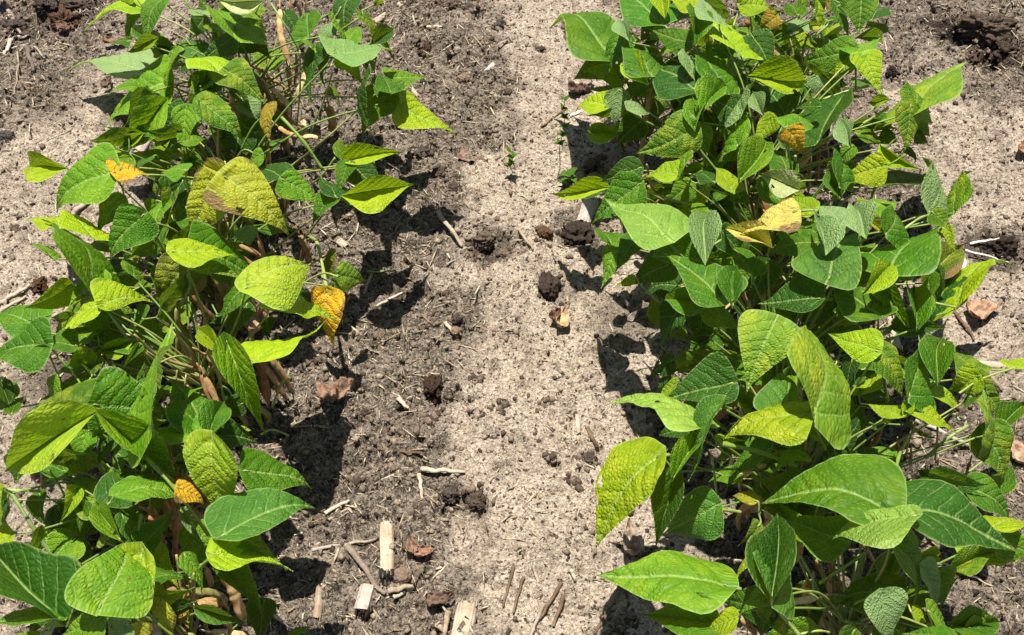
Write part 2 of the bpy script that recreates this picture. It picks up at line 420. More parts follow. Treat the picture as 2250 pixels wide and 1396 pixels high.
# ---------------------------------------------------------------- leaves read off the photograph
# base x y, tip x y, width (pixels of an enlarged view), height of the base in cm, tone, options
VIEWS = {'A': (0, 0, 2.97), 'B': (450, 0, 2.97), 'C': (0, 440, 2.97), 'D': (450, 440, 2.97), 'E': (0, 880, 2.705), 'F': (450, 880, 2.705),
         'G': (1150, 0, 2.97), 'H': (1650, 0, 2.97), 'I': (1150, 440, 2.97), 'J': (1650, 440, 2.97), 'K': (1150, 880, 2.705), 'L': (1650, 880, 2.705)}
LEAVES = {
'A': '''940 60 530 190 75 22 y s.12
860 -30 780 20 100 24 y
1060 0 935 310 150 26 g
930 60 830 340 110 22 g
1010 370 850 140 190 18 g
1330 120 1220 270 160 20 d
1535 250 1290 20 170 28 l
1530 240 1330 390 170 27 d
1340 100 1220 70 50 24 p
1690 5 1390 0 80 32 c
1640 190 1550 200 50 25 y
1640 130 1750 220 110 26 y
1600 200 1770 400 190 24 d
1560 130 1780 60 110 29 m
920 460 440 410 150 9 p d2
1085 540 655 835 230 20 l d9 s.08
1440 490 1210 440 95 28 y
1450 500 1210 590 150 24 m
1480 470 1740 690 240 28 m
1060 680 740 1030 130 24 l
1200 720 1050 900 150 22 d
1215 710 1230 1010 170 24 l
1310 660 1600 920 230 27 m
1200 870 920 1130 220 18 m
1560 850 1500 1110 250 20 d
1600 640 1700 800 180 20 p
740 1130 340 1390 320 26 l d8
420 1100 180 1110 80 21 y
750 1130 1015 1180 90 27 o
1200 1115 1030 1130 80 27 l
1500 1165 1330 1060 80 28 Y
1390 1185 1260 1540 300 29 Y2 d9
1190 1190 1130 1390 120 22 d
1100 530 1150 290 70 22 l
1180 930 1360 930 70 25 l''',
'B': '''140 1165 565 1560 390 30 Y2 d8
450 690 420 940 110 26 o2
370 1010 250 1120 90 27 l
500 1160 300 1110 140 26 d
680 240 720 60 160 24 g
850 180 715 240 80 28 p
820 320 705 290 90 28 y
520 90 610 290 120 22 d
850 350 1240 350 130 30 l p
845 120 900 330 60 29 l
930 0 900 280 170 26 d
930 300 1040 170 120 27 l
1030 90 1110 300 60 27 m
1100 280 1250 180 90 24 d
1110 240 1240 390 70 22 g
915 380 1040 560 150 28 y
1060 505 1060 870 80 27 d
1210 600 1025 920 210 24 g
1205 605 1070 510 130 25 g
1210 600 1130 480 110 26 g
1210 610 1310 520 120 25 g
1215 510 1470 520 120 21 l
1275 690 1645 875 200 22 y d5
720 330 700 700 110 27 d
780 330 790 580 90 26 d
1000 330 1070 480 100 22 d
1080 360 1110 490 60 20 l
930 1055 1310 990 85 22 y
940 1270 1390 1220 95 22 y
940 1070 860 1270 130 23 g
960 1070 1150 1330 190 18 d
890 1290 1055 1340 100 19 l
850 1280 740 1150 130 22 d
850 1280 690 1480 130 21 g
515 1180 760 1360 190 27 l
930 1060 850 930 90 22 m
810 590 890 700 60 12 m
690 310 630 240 60 28 l
350 880 380 1040 90 18 g
1150 -10 1095 50 60 24 y''',
'C': '''580 570 360 50 340 26 g
400 160 180 140 95 21 y
600 240 380 60 130 22 y
930 105 700 400 280 28 g
800 0 620 250 140 22 m
330 370 210 285 60 20 l
670 685 1010 640 230 27 y a.45
1215 420 1010 690 340 25 mb
1140 340 1600 390 135 30 y
1290 460 1590 530 110 27 m
1270 330 1700 530 300 26 g a.3
660 690 350 900 75 26 y
600 690 350 860 170 21 m
600 740 740 930 200 22 l
700 830 660 1110 230 17 d
560 830 400 1000 180 17 m
680 700 900 740 150 20 m
250 840 -80 760 230 20 g
300 950 -80 1080 270 23 g
60 1330 120 1170 120 14 g
60 1330 -10 1150 70 14 d
80 1390 175 1280 90 14 g
610 1350 190 1390 260 24 md
630 1340 1115 1390 470 27 g a.1
1000 1480 1145 800 110 33 l
1440 990 1280 830 90 25 y
560 620 430 640 70 18 y
1060 300 1070 130 120 22 g
1110 180 1250 270 110 21 d
850 400 650 520 150 16 d
900 330 850 440 50 17 o''',
'D': '''280 570 715 395 340 29 y2 a-.4
265 560 110 810 150 25 g
270 180 290 310 160 22 p
150 935 384 1570 115 29 l s.1
335 1045 800 830 85 26 y
430 720 860 820 100 25 y
800 600 855 970 195 15 o d8
870 495 1060 530 215 16 m
830 340 850 560 110 13 mb
270 690 140 950 180 20 d
400 780 430 890 110 21 d
570 580 730 720 110 9 d
240 1330 60 1400 150 15 d''',
'E': '''545 90 0 400 175 28 y2
520 170 340 360 200 22 g
330 200 200 480 230 18 d
120 330 100 500 180 17 d
520 200 480 420 140 24 l
650 190 580 420 90 24 d
620 100 1070 500 150 31 l
860 180 840 -60 150 27 l
1215 215 1000 -100 300 25 g
1215 225 930 220 130 27 l
1210 240 1050 380 90 26 l
1265 240 1300 730 330 31 y2 d9
1240 215 1330 10 110 28 g
1250 220 1540 250 250 25 d a.3
640 650 380 480 260 22 md
650 610 940 420 240 23 d
700 570 1140 580 165 29 l
1060 520 1230 620 130 29 o
1060 510 930 540 60 22 o2
710 820 560 630 90 24 l
240 560 320 780 110 17 g
330 650 370 880 100 16 d
560 690 430 830 140 15 d
350 620 415 670 60 17 y
20 540 0 790 90 25 y
50 580 60 880 90 20 d
340 1290 -80 800 330 28 d
340 1310 -60 1320 150 29 g
600 1225 775 800 480 33 l
850 900 890 1396 230 31 y2
610 1290 370 1400 230 31 l
830 1250 650 1290 110 30 o
740 1320 650 1450 170 31 p
830 1330 870 1460 120 31 Y
960 1200 1010 1420 120 27 Y
990 1110 1150 1396 200 15 o2
1100 930 1215 1160 100 25 l
1080 670 1220 870 60 22 p
1300 650 1230 830 150 18 d
560 1220 380 1260 120 22 d''',
'F': '''250 420 655 490 280 22 g a.1
120 800 680 610 330 28 g2 a.25
120 810 490 1000 170 26 m
60 915 520 1045 140 28 y
90 950 375 1270 150 22 g
350 1200 330 1450 180 13 d
530 1400 650 1340 50 5 l''',
'G': '''560 370 190 100 290 21 g
620 290 540 110 140 18 d
480 360 310 270 100 15 g
560 390 320 520 200 14 d
660 240 515 550 140 24 g
690 260 650 140 60 26 p
880 150 590 -20 230 26 g
780 170 610 75 80 22 l
870 140 760 270 170 22 d
920 110 880 -40 110 27 y
1110 50 930 -20 110 28 y
1090 110 940 60 90 26 d
1100 275 840 210 190 27 g
900 200 820 270 90 24 p
1085 290 850 370 100 24 y
1110 270 1150 40 90 29 g
1270 140 1120 -20 90 31 p
1410 350 1205 130 200 28 y
1420 30 1640 85 150 28 y
1500 250 1640 520 220 27 d
1500 505 1850 510 130 25 y
1650 110 1520 200 150 24 o2
1110 580 830 400 320 27 d
820 480 610 300 170 25 g
800 540 650 400 90 24 y
1080 470 1010 290 80 28 p
1250 580 1080 350 170 27 g
1175 730 1320 560 110 30 l
1410 740 1200 640 220 25 d
1110 840 730 1010 300 29 m
620 600 600 830 170 20 p
560 700 330 705 140 18 y
690 720 830 740 100 22 p
610 870 390 870 90 14 l
760 800 600 960 200 15 d
800 560 650 600 150 21 g
1140 820 1210 1020 130 27 l
1040 940 890 1040 110 26 l
1010 1150 765 1150 130 27 y
750 1210 450 1460 270 24 g
755 1100 500 1180 200 20 d
530 1230 165 1260 110 15 y
500 1265 300 1300 80 12 d
1030 1140 1105 980 50 29 l
1330 950 1320 790 130 24 d
1400 950 1490 740 90 27 l
1440 950 1210 1080 150 26 g
1420 1170 1590 930 160 28 l
1360 1250 1250 1100 140 26 y
1240 1190 1110 1130 90 25 d
1380 1250 1500 1340 120 25 g
1090 1200 930 1340 180 23 l
1620 760 1510 950 150 28 y
1720 1130 1600 980 170 25 g
1430 740 1490 510 60 29 p
1560 740 1510 600 50 27 p
1400 370 1370 560 120 23 p
1700 740 1540 560 220 20 d
1120 840 1090 650 90 29 l
1340 370 1190 300 110 24 g''',
'H': '''250 850 350 1030 185 33 o
290 1230 40 1130 125 27 c
720 -30 695 230 245 30 g
545 20 645 245 100 28 g
790 130 920 60 100 22 d
780 180 915 200 80 21 d
700 250 850 260 80 24 g
670 345 330 410 250 26 g
680 350 860 260 130 27 l
675 360 540 520 120 26 y
730 370 850 635 205 27 y
1065 740 1430 455 230 24 m2
1050 720 1035 520 160 25 m
1040 700 1000 1000 180 26 m
890 650 750 670 50 25 y
450 910 690 590 250 24 d
1070 760 1170 900 130 18 g
1080 880 1160 940 90 17 d
1020 970 1080 1060 60 16 d
900 780 760 880 110 20 g
920 880 800 950 120 20 g
860 1090 590 1190 195 28 y3
660 960 580 1110 100 26 l
840 1220 1210 1180 180 15 d
1160 1170 1130 1380 110 13 g
650 950 575 780 50 30 p
570 1200 520 970 90 28 g
1330 1380 1440 1130 70 18 m
1160 1380 1130 1000 28 22 p
240 830 425 820 130 29 l
330 200 240 110 120 23 p
360 170 460 160 60 22 Y
430 510 400 660 130 22 p
590 1290 680 1190 50 27 l
580 1290 520 1130 60 27 g
790 1390 960 1310 130 20 l
770 1350 690 1290 70 22 y
60 1240 290 1380 130 24 g
290 1270 400 1350 80 25 y
440 700 290 720 100 26 g
440 0 470 90 100 24 g
300 100 210 20 110 26 g
420 100 400 -50 60 27 y
500 0 530 110 50 24 o2''',
'I': '''930 250 520 15 330 29 l2
1170 390 820 370 300 27 g a-.4
1280 650 910 335 310 29 g
1200 670 910 660 110 27 g
580 300 450 160 110 20 g
620 320 500 580 160 20 l
740 250 590 450 150 22 g
610 0 640 190 90 18 g
950 420 690 560 250 21 d
720 510 600 570 60 20 y
1000 560 780 600 180 17 d
920 850 770 600 90 14 d
1060 680 900 960 200 19 d
1170 700 1180 1000 230 18 d
1170 710 1460 850 170 26 g
1640 800 1440 1250 430 31 m2
1350 1200 900 1330 330 25 d a-.3
1000 1190 870 1320 90 22 y
970 1050 820 1150 140 13 d
950 1130 865 1240 80 12 d
1190 390 1215 100 50 29 p
1765 80 1400 235 170 31 Y3
1590 300 1290 180 80 28 Y3
1290 200 1420 400 130 25 d
1490 480 1350 300 170 24 g
1590 420 1480 750 170 22 d
1370 680 1400 420 80 29 g
1340 620 1270 440 80 28 d''',
'J': '''440 640 50 670 280 28 d a-.4
410 280 70 360 160 27 g
600 200 420 30 200 29 p
740 230 640 20 150 32 p
510 510 720 200 380 30 g2
880 220 900 10 170 29 g
780 130 690 10 120 28 l
770 140 870 220 50 29 Y
410 70 240 0 140 28 y
910 450 1240 110 300 28 g
1190 90 1330 230 110 27 m
1250 180 1330 340 110 24 y
920 460 1110 460 90 27 l
1150 530 1400 300 180 14 mb
1230 530 1370 410 80 14 l
1350 700 1690 360 190 18 y
1180 740 1370 480 150 15 d
1160 650 1230 460 70 22 g
1080 830 1080 570 50 25 g
1130 640 1120 940 90 20 d
850 520 1060 890 110 26 l
740 600 930 430 80 29 y
830 740 500 520 250 27 g
600 680 700 800 130 23 l
720 720 830 740 90 23 l
815 985 500 880 235 29 y
840 980 1010 1290 170 28 m
1030 1270 1080 870 210 27 g
1220 1180 1240 910 160 26 g
1480 1150 1290 1250 200 22 y
1475 1130 1300 970 160 21 m
1720 1095 1850 1040 100 20 y
1490 1170 1620 1440 150 19 m
1130 1260 1380 1330 150 24 y
1440 1280 1380 1370 70 20 g
410 1390 360 780 380 30 m2
200 1400 190 1105 300 27 g2
720 1260 870 1110 120 22 y
720 1270 850 1290 70 22 l
660 1050 620 1250 110 22 d
740 1100 850 1030 130 22 g
470 520 380 320 80 27 l
480 330 425 60 45 31 p
400 260 290 120 150 26 g
540 650 460 800 100 22 d''',
'K': '''1060 150 480 5 150 26 l2 d4
800 340 435 885 390 26 y3 a-.2 d9
910 370 820 520 120 20 d
980 160 800 220 130 19 d
940 330 860 250 100 19 g
900 450 1050 160 90 26 l
920 440 770 880 60 24 d
1185 25 1000 490 110 30 g2
1145 630 840 800 320 21 g2
1190 1105 445 1070 400 28 l d4
1470 1160 1420 620 200 32 g2
1480 1150 1490 630 110 32 d
1460 1165 1270 1290 120 31 l
1260 1290 1060 1400 150 29 y
1140 1330 675 1285 170 27 g
1460 300 1210 530 140 22 g
1380 600 1230 560 100 20 Y2
1350 950 1230 1120 40 26 y
1170 250 1330 240 60 25 y''',
'L': '''320 90 -190 240 240 30 y3
900 90 660 20 90 26 y
910 90 980 0 50 26 y
930 75 1215 210 100 26 y
820 665 40 605 440 31 g a-.35
850 670 1570 915 380 31 d a.15
960 690 465 780 260 34 l2 a.5
540 830 170 720 260 25 g
270 860 150 960 80 22 y
120 1170 200 1430 220 26 m
100 1180 60 1420 200 25 d
1370 180 1500 500 230 20 m
1380 200 1400 -60 130 23 m
1470 180 1640 20 140 17 g
1430 560 1580 380 120 14 g
1280 520 1550 730 200 22 g
1430 760 1640 740 100 24 y
1480 850 1700 930 200 21 l
1280 940 1600 980 150 18 y
880 1130 480 1210 270 24 d
840 850 1000 1260 150 27 g2
1010 1000 1080 1250 130 25 p
1110 1020 1140 1250 150 22 l
770 1150 800 1450 230 29 p
1190 1450 900 1396 150 28 g
1060 1260 1200 1396 90 27 l
1190 1340 1470 1305 140 18 g
1250 1390 1400 1340 50 17 y
980 930 1120 930 80 22 y
960 1260 1040 1320 70 24 y
200 200 330 310 130 24 l
420 70 430 230 80 23 g
600 120 790 170 100 14 d
110 340 0 430 110 16 g''',
}
TONE = {  # base colour, evenness (1 = no yellow mottling); d, o2 partly painted shade
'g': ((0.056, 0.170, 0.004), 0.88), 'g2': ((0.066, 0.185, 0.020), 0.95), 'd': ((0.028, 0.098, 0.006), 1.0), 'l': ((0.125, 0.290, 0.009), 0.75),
'l2': ((0.225, 0.375, 0.050), 0.9), 'y': ((0.300, 0.440, 0.006), 0.7), 'y2': ((0.290, 0.410, 0.022), 0.5), 'y3': ((0.260, 0.370, 0.004), 0.4),
'm': ((0.095, 0.215, 0.008), 0.4), 'm2': ((0.165, 0.300, 0.018), 0.35), 'md': ((0.052, 0.145, 0.008), 0.5), 'mb': ((0.095, 0.130, 0.010), 0.4),
'p': ((0.210, 0.350, 0.085), 0.95), 'c': ((0.66, 0.64, 0.28), 1.0), 'Y': ((0.56, 0.55, 0.04), 0.8), 'Y2': ((0.42, 0.43, 0.022), 0.2),
'Y3': ((0.68, 0.55, 0.12), 1.0), 'o': ((0.80, 0.49, 0.022), 0.95), 'o2': ((0.44, 0.31, 0.03), 0.6), 'b': ((0.26, 0.13, 0.05), 1.0)}
DRYT = ('o', 'o2', 'c', 'Y', 'Y2', 'Y3', 'mb', 'b')
PU = np.array([0, .012, .04, .08, .14, .22, .32, .44, .56, .68, .78, .86, .92, .965, 1.0])
PWD = np.array([0, .38, .70, .90, .99, 1.0, .90, .73, .55, .375, .225, .122, .064, .026, .003])
NU, NVH = 34, 9
def leaf_mesh(P0, P1, wm, seed, asym=0.0, sag=None, under=False, fold=None, rollflip=1, res=1.0):
    """a bean leaflet from base P0 to tip P1 whose seen width is wm metres; returns verts, faces, uv"""
    rr = random.Random(seed)
    M = P1 - P0; L = M.length; m = M / L
    mid = (P0 + P1) / 2
    vv = (mid - CAM).normalized()
    n0 = (-vv) - m * (-vv).dot(m); n0.normalize()
    lat0 = n0.cross(m)
    full = 0.74 * L
    if wm >= full * 0.96: wt = wm; roll = rr.uniform(-0.12, 0.12); phi = rr.uniform(0.08, 0.28)
    else:
        q = max(wm / full, 0.10); wt = full
        if q > 0.5 or rr.random() < 0.55: roll = math.acos(q); phi = rr.uniform(0.05, 0.35)
        else: phi = math.acos(q); roll = rr.uniform(-0.25, 0.25)
        roll = min(roll, 1.35)
        s1 = (n0 * math.cos(roll) - lat0 * math.sin(roll)).dot(SUN); s2 = (n0 * math.cos(roll) + lat0 * math.sin(roll)).dot(SUN)
        if (s2 > s1) != (rollflip < 0): roll = -roll
        phi = min(phi, 1.25)
    if fold is not None: phi = fold
    wt = min(wt, 0.14)
    lat = lat0 * math.cos(roll) + n0 * math.sin(roll)
    n = n0 * math.cos(roll) - lat0 * math.sin(roll)
    nu = max(12, int(NU * res)); nv = max(4, int(NVH * res))
    u = (np.linspace(0, 1, nu) ** 1.15)
    u = 0.5 * u + 0.5 * (1 - np.cos(np.pi * np.linspace(0, 1, nu))) / 2
    tt = np.linspace(-1, 1, 2 * nv + 1)
    U, T = np.meshgrid(u, tt, indexing='ij')
    pr = np.interp(U, PU, PWD)
    pk = rr.uniform(0.82, 1.12); asym += rr.uniform(-0.12, 0.12)
    pr = np.interp(np.clip(U, 0, 1) ** pk, PU, PWD)
    sgn = np.where(T > 0, 1 + asym, 1 - asym)
    D = T * pr * sgn * wt / 2
    A = np.abs(D)
    al = U * L - 0.12 * L * np.abs(T) ** 1.6 * (1 - U) ** 5 * 1.0
    vn = np.abs(D) / (wt / 2)
    # quilted relief between the side veins
    ph = (U - 0.34 * vn ** 1.25) * 7.0
    q = 0.5 - 0.5 * np.cos(2 * np.pi * ph)
    amp = min(0.0022, 0.020 * wt + 0.0002)
    H = amp * (q ** 0.6) * sstep(0.0, 0.18, vn) * (1 - 0.5 * np.abs(T) ** 4)
    H += amp * 0.9 * (fbm(U * 1 + seed * 0.37, T + seed * 0.11, 6.0, 3) - 0.5) * 2
    # margins ripple, sides arch over, blade sags along its length
    w1 = rr.uniform(5, 9); w2 = rr.uniform(0, 6)
    H += rr.uniform(0.02, 0.06) * wt * np.sin(U * w1 + w2 + (T > 0) * 1.9) * np.abs(T) ** 2 * pr
    H += rr.uniform(0.01, 0.035) * wt * np.sin(U * rr.uniform(13, 20) + w2 * 2 + (T > 0) * 2.7) * np.abs(T) ** 3 * pr
    c = rr.uniform(0.1, 0.75)
    if sag is None: sag = rr.uniform(0.02, 0.15)
    ang = phi - c * A / (wt / 2)
    side = A * np.cos(np.clip(phi - 0.5 * c * vn, -1.3, 1.3)) * np.sign(D)
    H += A * np.sin(phi - 0.5 * c * vn)
    Hm = sag * L * (4 * U * (1 - U)) + rr.uniform(-0.03, 0.05) * L * np.sin(np.pi * 2 * U) 
    Hm = Hm + rr.uniform(-0.16, 0.08) * L * np.maximum(0, U - 0.55) ** 2 * 4
    tw = rr.uniform(-0.8, 0.8) * (U - 0.4)
    sx = side * np.cos(tw) - H * np.sin(tw); hx = side * np.sin(tw) + H * np.cos(tw)
    bend = rr.uniform(-0.05, 0.05) * L * np.sin(np.pi * U) + rr.uniform(-0.05, 0.05) * L * U ** 4
    P = (np.array(P0)[None, None, :] + al[..., None] * np.array(m) + (sx + bend)[..., None] * np.array(lat) + (hx + Hm)[..., None] * np.array(n))
    # ragged bites along the margin of some leaves are left as holes
    nvv = 2 * nv + 1
    idx = np.arange(nu * nvv).reshape(nu, nvv)
    Fq = np.stack([idx[:-1, :-1], idx[1:, :-1], idx[1:, 1:], idx[:-1, 1:]], -1).reshape(-1, 4)
    if rr.random() < 0.42 and res >= 1:
        for _b in range(rr.randint(1, 3)):
            bu = rr.uniform(0.3, 0.75); bt = rr.choice((-1, 1)) * rr.uniform(0.2, 1.0); br = rr.uniform(0.015, 0.045)
            cu = U.reshape(-1)[Fq].mean(1); ct = T.reshape(-1)[Fq].mean(1)
            keep = ((cu - bu) / br) ** 2 + ((ct - bt) / (br * 2.4)) ** 2 > 1 + 0.5 * np.sin(cu * 190 + ct * 31)
            Fq = Fq[keep]
    # orient faces so that the front is +n
    a, b, cc = (P.reshape(-1, 3)[Fq[len(Fq) // 2][k]] for k in (0, 1, 2))
    if np.dot(np.cross(b - a, cc - a), np.array(n)) < 0: Fq = Fq[:, ::-1]
    if under: Fq = Fq[:, ::-1]
    uv = np.stack([U, 0.5 + 0.5 * D / (wt / 2), np.abs(T)], -1).reshape(-1, 3)
    return P.reshape(-1, 3), Fq, uv
# ---------------------------------------------------------------- the two rows of bean plants
rnd = random.Random(11)
PL_Y = (0.53, 0.71, 0.90, 1.09, 1.28, 1.49)
PL_L = list(zip((-0.405, -0.440, -0.425, -0.450, -0.430, -0.440, -0.425), PL_Y))
PL_R = list(zip((0.385, 0.360, 0.375, 0.360, 0.375, 0.365, 0.375), PL_Y))
plants = []
LABELS['S'] = ['small leaved bean plant at the edge of the right row beside the spindly weed',
    'small leaved bean plant of the right row beside the dark leathery flap',
    'small leaved bean plant in the right row just behind the biggest black lump']
for side, PLS in (('L', PL_L), ('R', PL_R), ('S', [(0.235, 1.47), (0.47, 1.50), (0.25, 1.20)])):
    for i, (x, y) in enumerate(PLS):
        z = float(gh(x, y)) - 0.004
        e = empty('bean_plant', (x, y, z))
        tag(e, LABELS[side][i], 'bean plant', 'bean plants growing in the two rows')
        e['_n'] = len(plants)
        # main stem, slightly zigzag between its nodes
        pts = []
        h = 0
        jx = jy = 0
        while h < 0.26:
            pts.append(Vector((x + jx, y + jy, z + h)))
            h += 0.028; jx += rnd.uniform(-0.008, 0.008); jy += rnd.uniform(-0.008, 0.008)
        mb = MB(); sp = spline(pts, 4)
        mb.tube(sp, [0.0042 - 0.0028 * k / len(sp) for k in range(len(sp))], 8)
        for k in (2, 3, 4, 5):
            a = rnd.uniform(0, 6.28); L = rnd.uniform(0.08, 0.13)
            q = pts[k] + Vector((math.cos(a) * L * 0.5, math.sin(a) * L * 0.7, L))
            md = pts[k].lerp(q, 0.5) + Vector((math.cos(a), math.sin(a), -0.3)) * 0.012
            sp2 = spline([pts[k], md, q], 6)
            mb.tube(sp2, [0.0028 - 0.0014 * j / len(sp2) for j in range(len(sp2))], 6)
        mb.build('stem', M_GREEN, e, color=(0.40, 0.31, 0.13, 1) if side == 'L' else (0.24, 0.26, 0.08, 1))
        if side == 'L':
            for k in range(6):   # bare straw coloured stalks that have lost their leaves
                q0 = Vector((x + rnd.uniform(-0.01, 0.05), y + rnd.uniform(-0.06, 0.06), z))
                q1 = q0 + Vector((rnd.uniform(-0.02, 0.04), rnd.uniform(-0.03, 0.03), rnd.uniform(0.13, 0.21)))
                q2 = q0.lerp(q1, 0.5) + Vector((rnd.uniform(-0.01, 0.01), rnd.uniform(-0.01, 0.01), 0))
                mb = MB(); mb.tube(spline([q0, q2, q1], 6), [0.0026 - 0.0009 * j / 12 for j in range(13)], 7, ridge=0.08, rng=rnd)
                c_ = rnd.choice(((0.46, 0.36, 0.17), (0.36, 0.24, 0.11), (0.40, 0.34, 0.14)))
                mb.build('stem', M_POD, e, color=(*c_, 1))
        plants.append(dict(e=e, x=x, y=y, z=z, pts=pts, leaves=[], side=side))
def owner(p):
    best = None
    for q in plants:
        if q['side'] == 'S' or (q['side'] == 'L') != (p.x < 0): continue
        d = abs(q['y'] - p.y) + 0.12 * abs(q['x'] - p.x)
        if best is None or d < best[0]: best = (d, q)
    return best[1]
nleaf = 0
def hz(z, f=0.0): return z / 100 * (1 + f * min(1, max(0, (z - 6) / 12)))
for V, txt in LEAVES.items():
    ox, oy, sc = VIEWS[V]
    for line in txt.split('\n'):
        f = line.split()
        bx, by, tx, ty, w, zb = (float(k) for k in f[:6])
        col, ev = TONE[f[6]]
        opt = {k[0]: k[1:] for k in f[7:]}
        z0 = hz(zb, 0.14 if V in 'GHIJKL' else 0.0)
        L_px = math.hypot(tx - bx, ty - by) / sc
        drop = float(opt['d']) / 100 if 'd' in opt else min(0.055, 0.00022 * L_px + 0.004)
        if ty < by - 60 and 'd' not in opt: drop *= 0.6
        drop *= rnd.uniform(0.7, 2.3) if 'd' not in opt else 1.0
        z1 = max(z0 - drop, 0.02)
        P0 = at(ox + bx / sc, oy + by / sc, z0); P1 = at(ox + tx / sc, oy + ty / sc, z1)
        wm = w / sc * depth((P0 + P1) / 2) / FPX
        nleaf += 1
        s = 0.9 + 0.2 * rnd.random()
        v, F_, uv = leaf_mesh(P0, P1, wm, nleaf * 13 + 5, float(opt.get('a', 0)), float(opt['s']) if 's' in opt else None, under=('p' in opt or f[6] == 'p' or f[6] == 'c'), rollflip=-1 if 'r' in opt else 1)
        pl = owner(P0)
        o = mk('leaf', v, F_, M_WITHER if f[6] in DRYT else M_LEAF, pl['e'], uv=uv, color=(col[0] * s, col[1] * s, col[2] * s, ev))
        if f[6] in ('o', 'Y3'): o['label'] = 'golden yellow dying leaf'
        if f[6] == 'Y2': o['label'] = 'yellowing leaf with green patches'
        if f[6] == 'c': o['label'] = 'pale cream withered leaf'
        if f[6] == 'mb': o['label'] = 'blotched leaf browning at its edge'
        pl['leaves'].append((P0, (P1 - P0).normalized()))
# lower leaves in the shade of the canopy, and the small half folded ones between the big leaves
for pl in plants:
    left = pl['side'] == 'L'
    small = pl['side'] == 'S'
    for k in range(44 if left else 46 if small else 54):
        mid_ = k >= 12 or small
        a = rnd.uniform(0, 6.28); rr_ = rnd.uniform(0.02, 0.14) if not mid_ else rnd.uniform(0.02, 0.10 if small else 0.17)
        z0 = (rnd.uniform(0.16, 0.245 if left else 0.27) * (rnd.uniform(0.55, 0.95) if small else 1) if mid_ else rnd.uniform(0.07, 0.17)) + pl['z']
        cx = pl['x'] + (-0.05 if left else 0.02)
        P0 = Vector((cx + math.cos(a) * rr_ * (0.8 if left else 0.95), pl['y'] + math.sin(a) * rr_, z0))
        L = rnd.uniform(0.055, 0.085) if not mid_ else rnd.uniform(0.034, 0.070)
        dr = Vector((math.cos(a), math.sin(a), rnd.uniform(-0.8, 0.25))).normalized()
        P1 = P0 + dr * L
        if P1.z < 0.025: P1.z = 0.025
        dd = P0 - CAM; zz = dd.dot(FWD); qx = PW / 2 + FPX * dd.x / zz; qy = PH / 2 - FPX * dd.dot(UPV) / zz
        if left and ((540 < qx < 790 and qy < 430) or (370 < qx < 640 and 620 < qy < 880) or (350 < qx < 560 and 1040 < qy < 1330)) and k > 7: continue
        if not left and (1640 < qx < 1860 and (190 < qy < 520 or qy > 1180)) and k > 8: continue
        nleaf += 1
        col, ev = TONE[rnd.choice(('d', 'g', 'g', 'md', 'm', 'l', 'l', 'y', 'g2') if mid_ else ('d', 'g', 'g', 'md', 'm', 'l'))]
        v, F_, uv = leaf_mesh(P0, P1, L * (rnd.uniform(0.12, 0.6) if mid_ else rnd.uniform(0.35, 0.75)), nleaf * 7, res=0.6, rollflip=rnd.choice((-1, 1)))
        mk('leaf', v, F_, M_LEAF, pl['e'], uv=uv, color=(*col, ev))
        pl['leaves'].append((P0, dr))
# petioles: leaflets that start close together share one
for pl in plants:
    todo = list(pl['leaves']); rs = random.Random(pl['e']['_n'])
    while todo:
        P, d = todo.pop(0); grp = [(P, d)]
        rest = []
        for q in todo:
            if (q[0] - P).length < 0.045 and len(grp) < 3: grp.append(q)
            else: rest.append(q)
        todo = rest
        c = sum((q[0] for q in grp), Vector()) / len(grp)
        axis_ = Vector((pl['x'], pl['y'], c.z * 0.5)) - c
        node = c + axis_.normalized() * 0.009 + Vector((0, 0, -0.003))
        mb = MB()
        for q, dq in grp:
            mb.tube(spline([q + dq * 0.004, q - dq * 0.004, node], 3), 0.0011, 6)
        hs = max(0.03, min(0.22, c.z * rs.uniform(0.35, 0.62)))
        k = min(len(pl['pts']) - 1, int(hs / 0.028))
        S = pl['pts'][k]
        md = node.lerp(S, 0.5) + Vector((rs.uniform(-0.012, 0.012), rs.uniform(-0.012, 0.012), 0.012 + rs.uniform(-0.01, 0.02)))
        sp = spline([node, md, S], 7)
        n = len(sp)
        mb.tube(sp, [0.0012 + 0.0007 * j / n for j in range(n)], 6)
        gcol = rs.choice(((0.16, 0.27, 0.05), (0.24, 0.32, 0.08), (0.30, 0.33, 0.10)))
        mb.build('petiole', M_GREEN, pl['e'], color=(*gcol, 1))
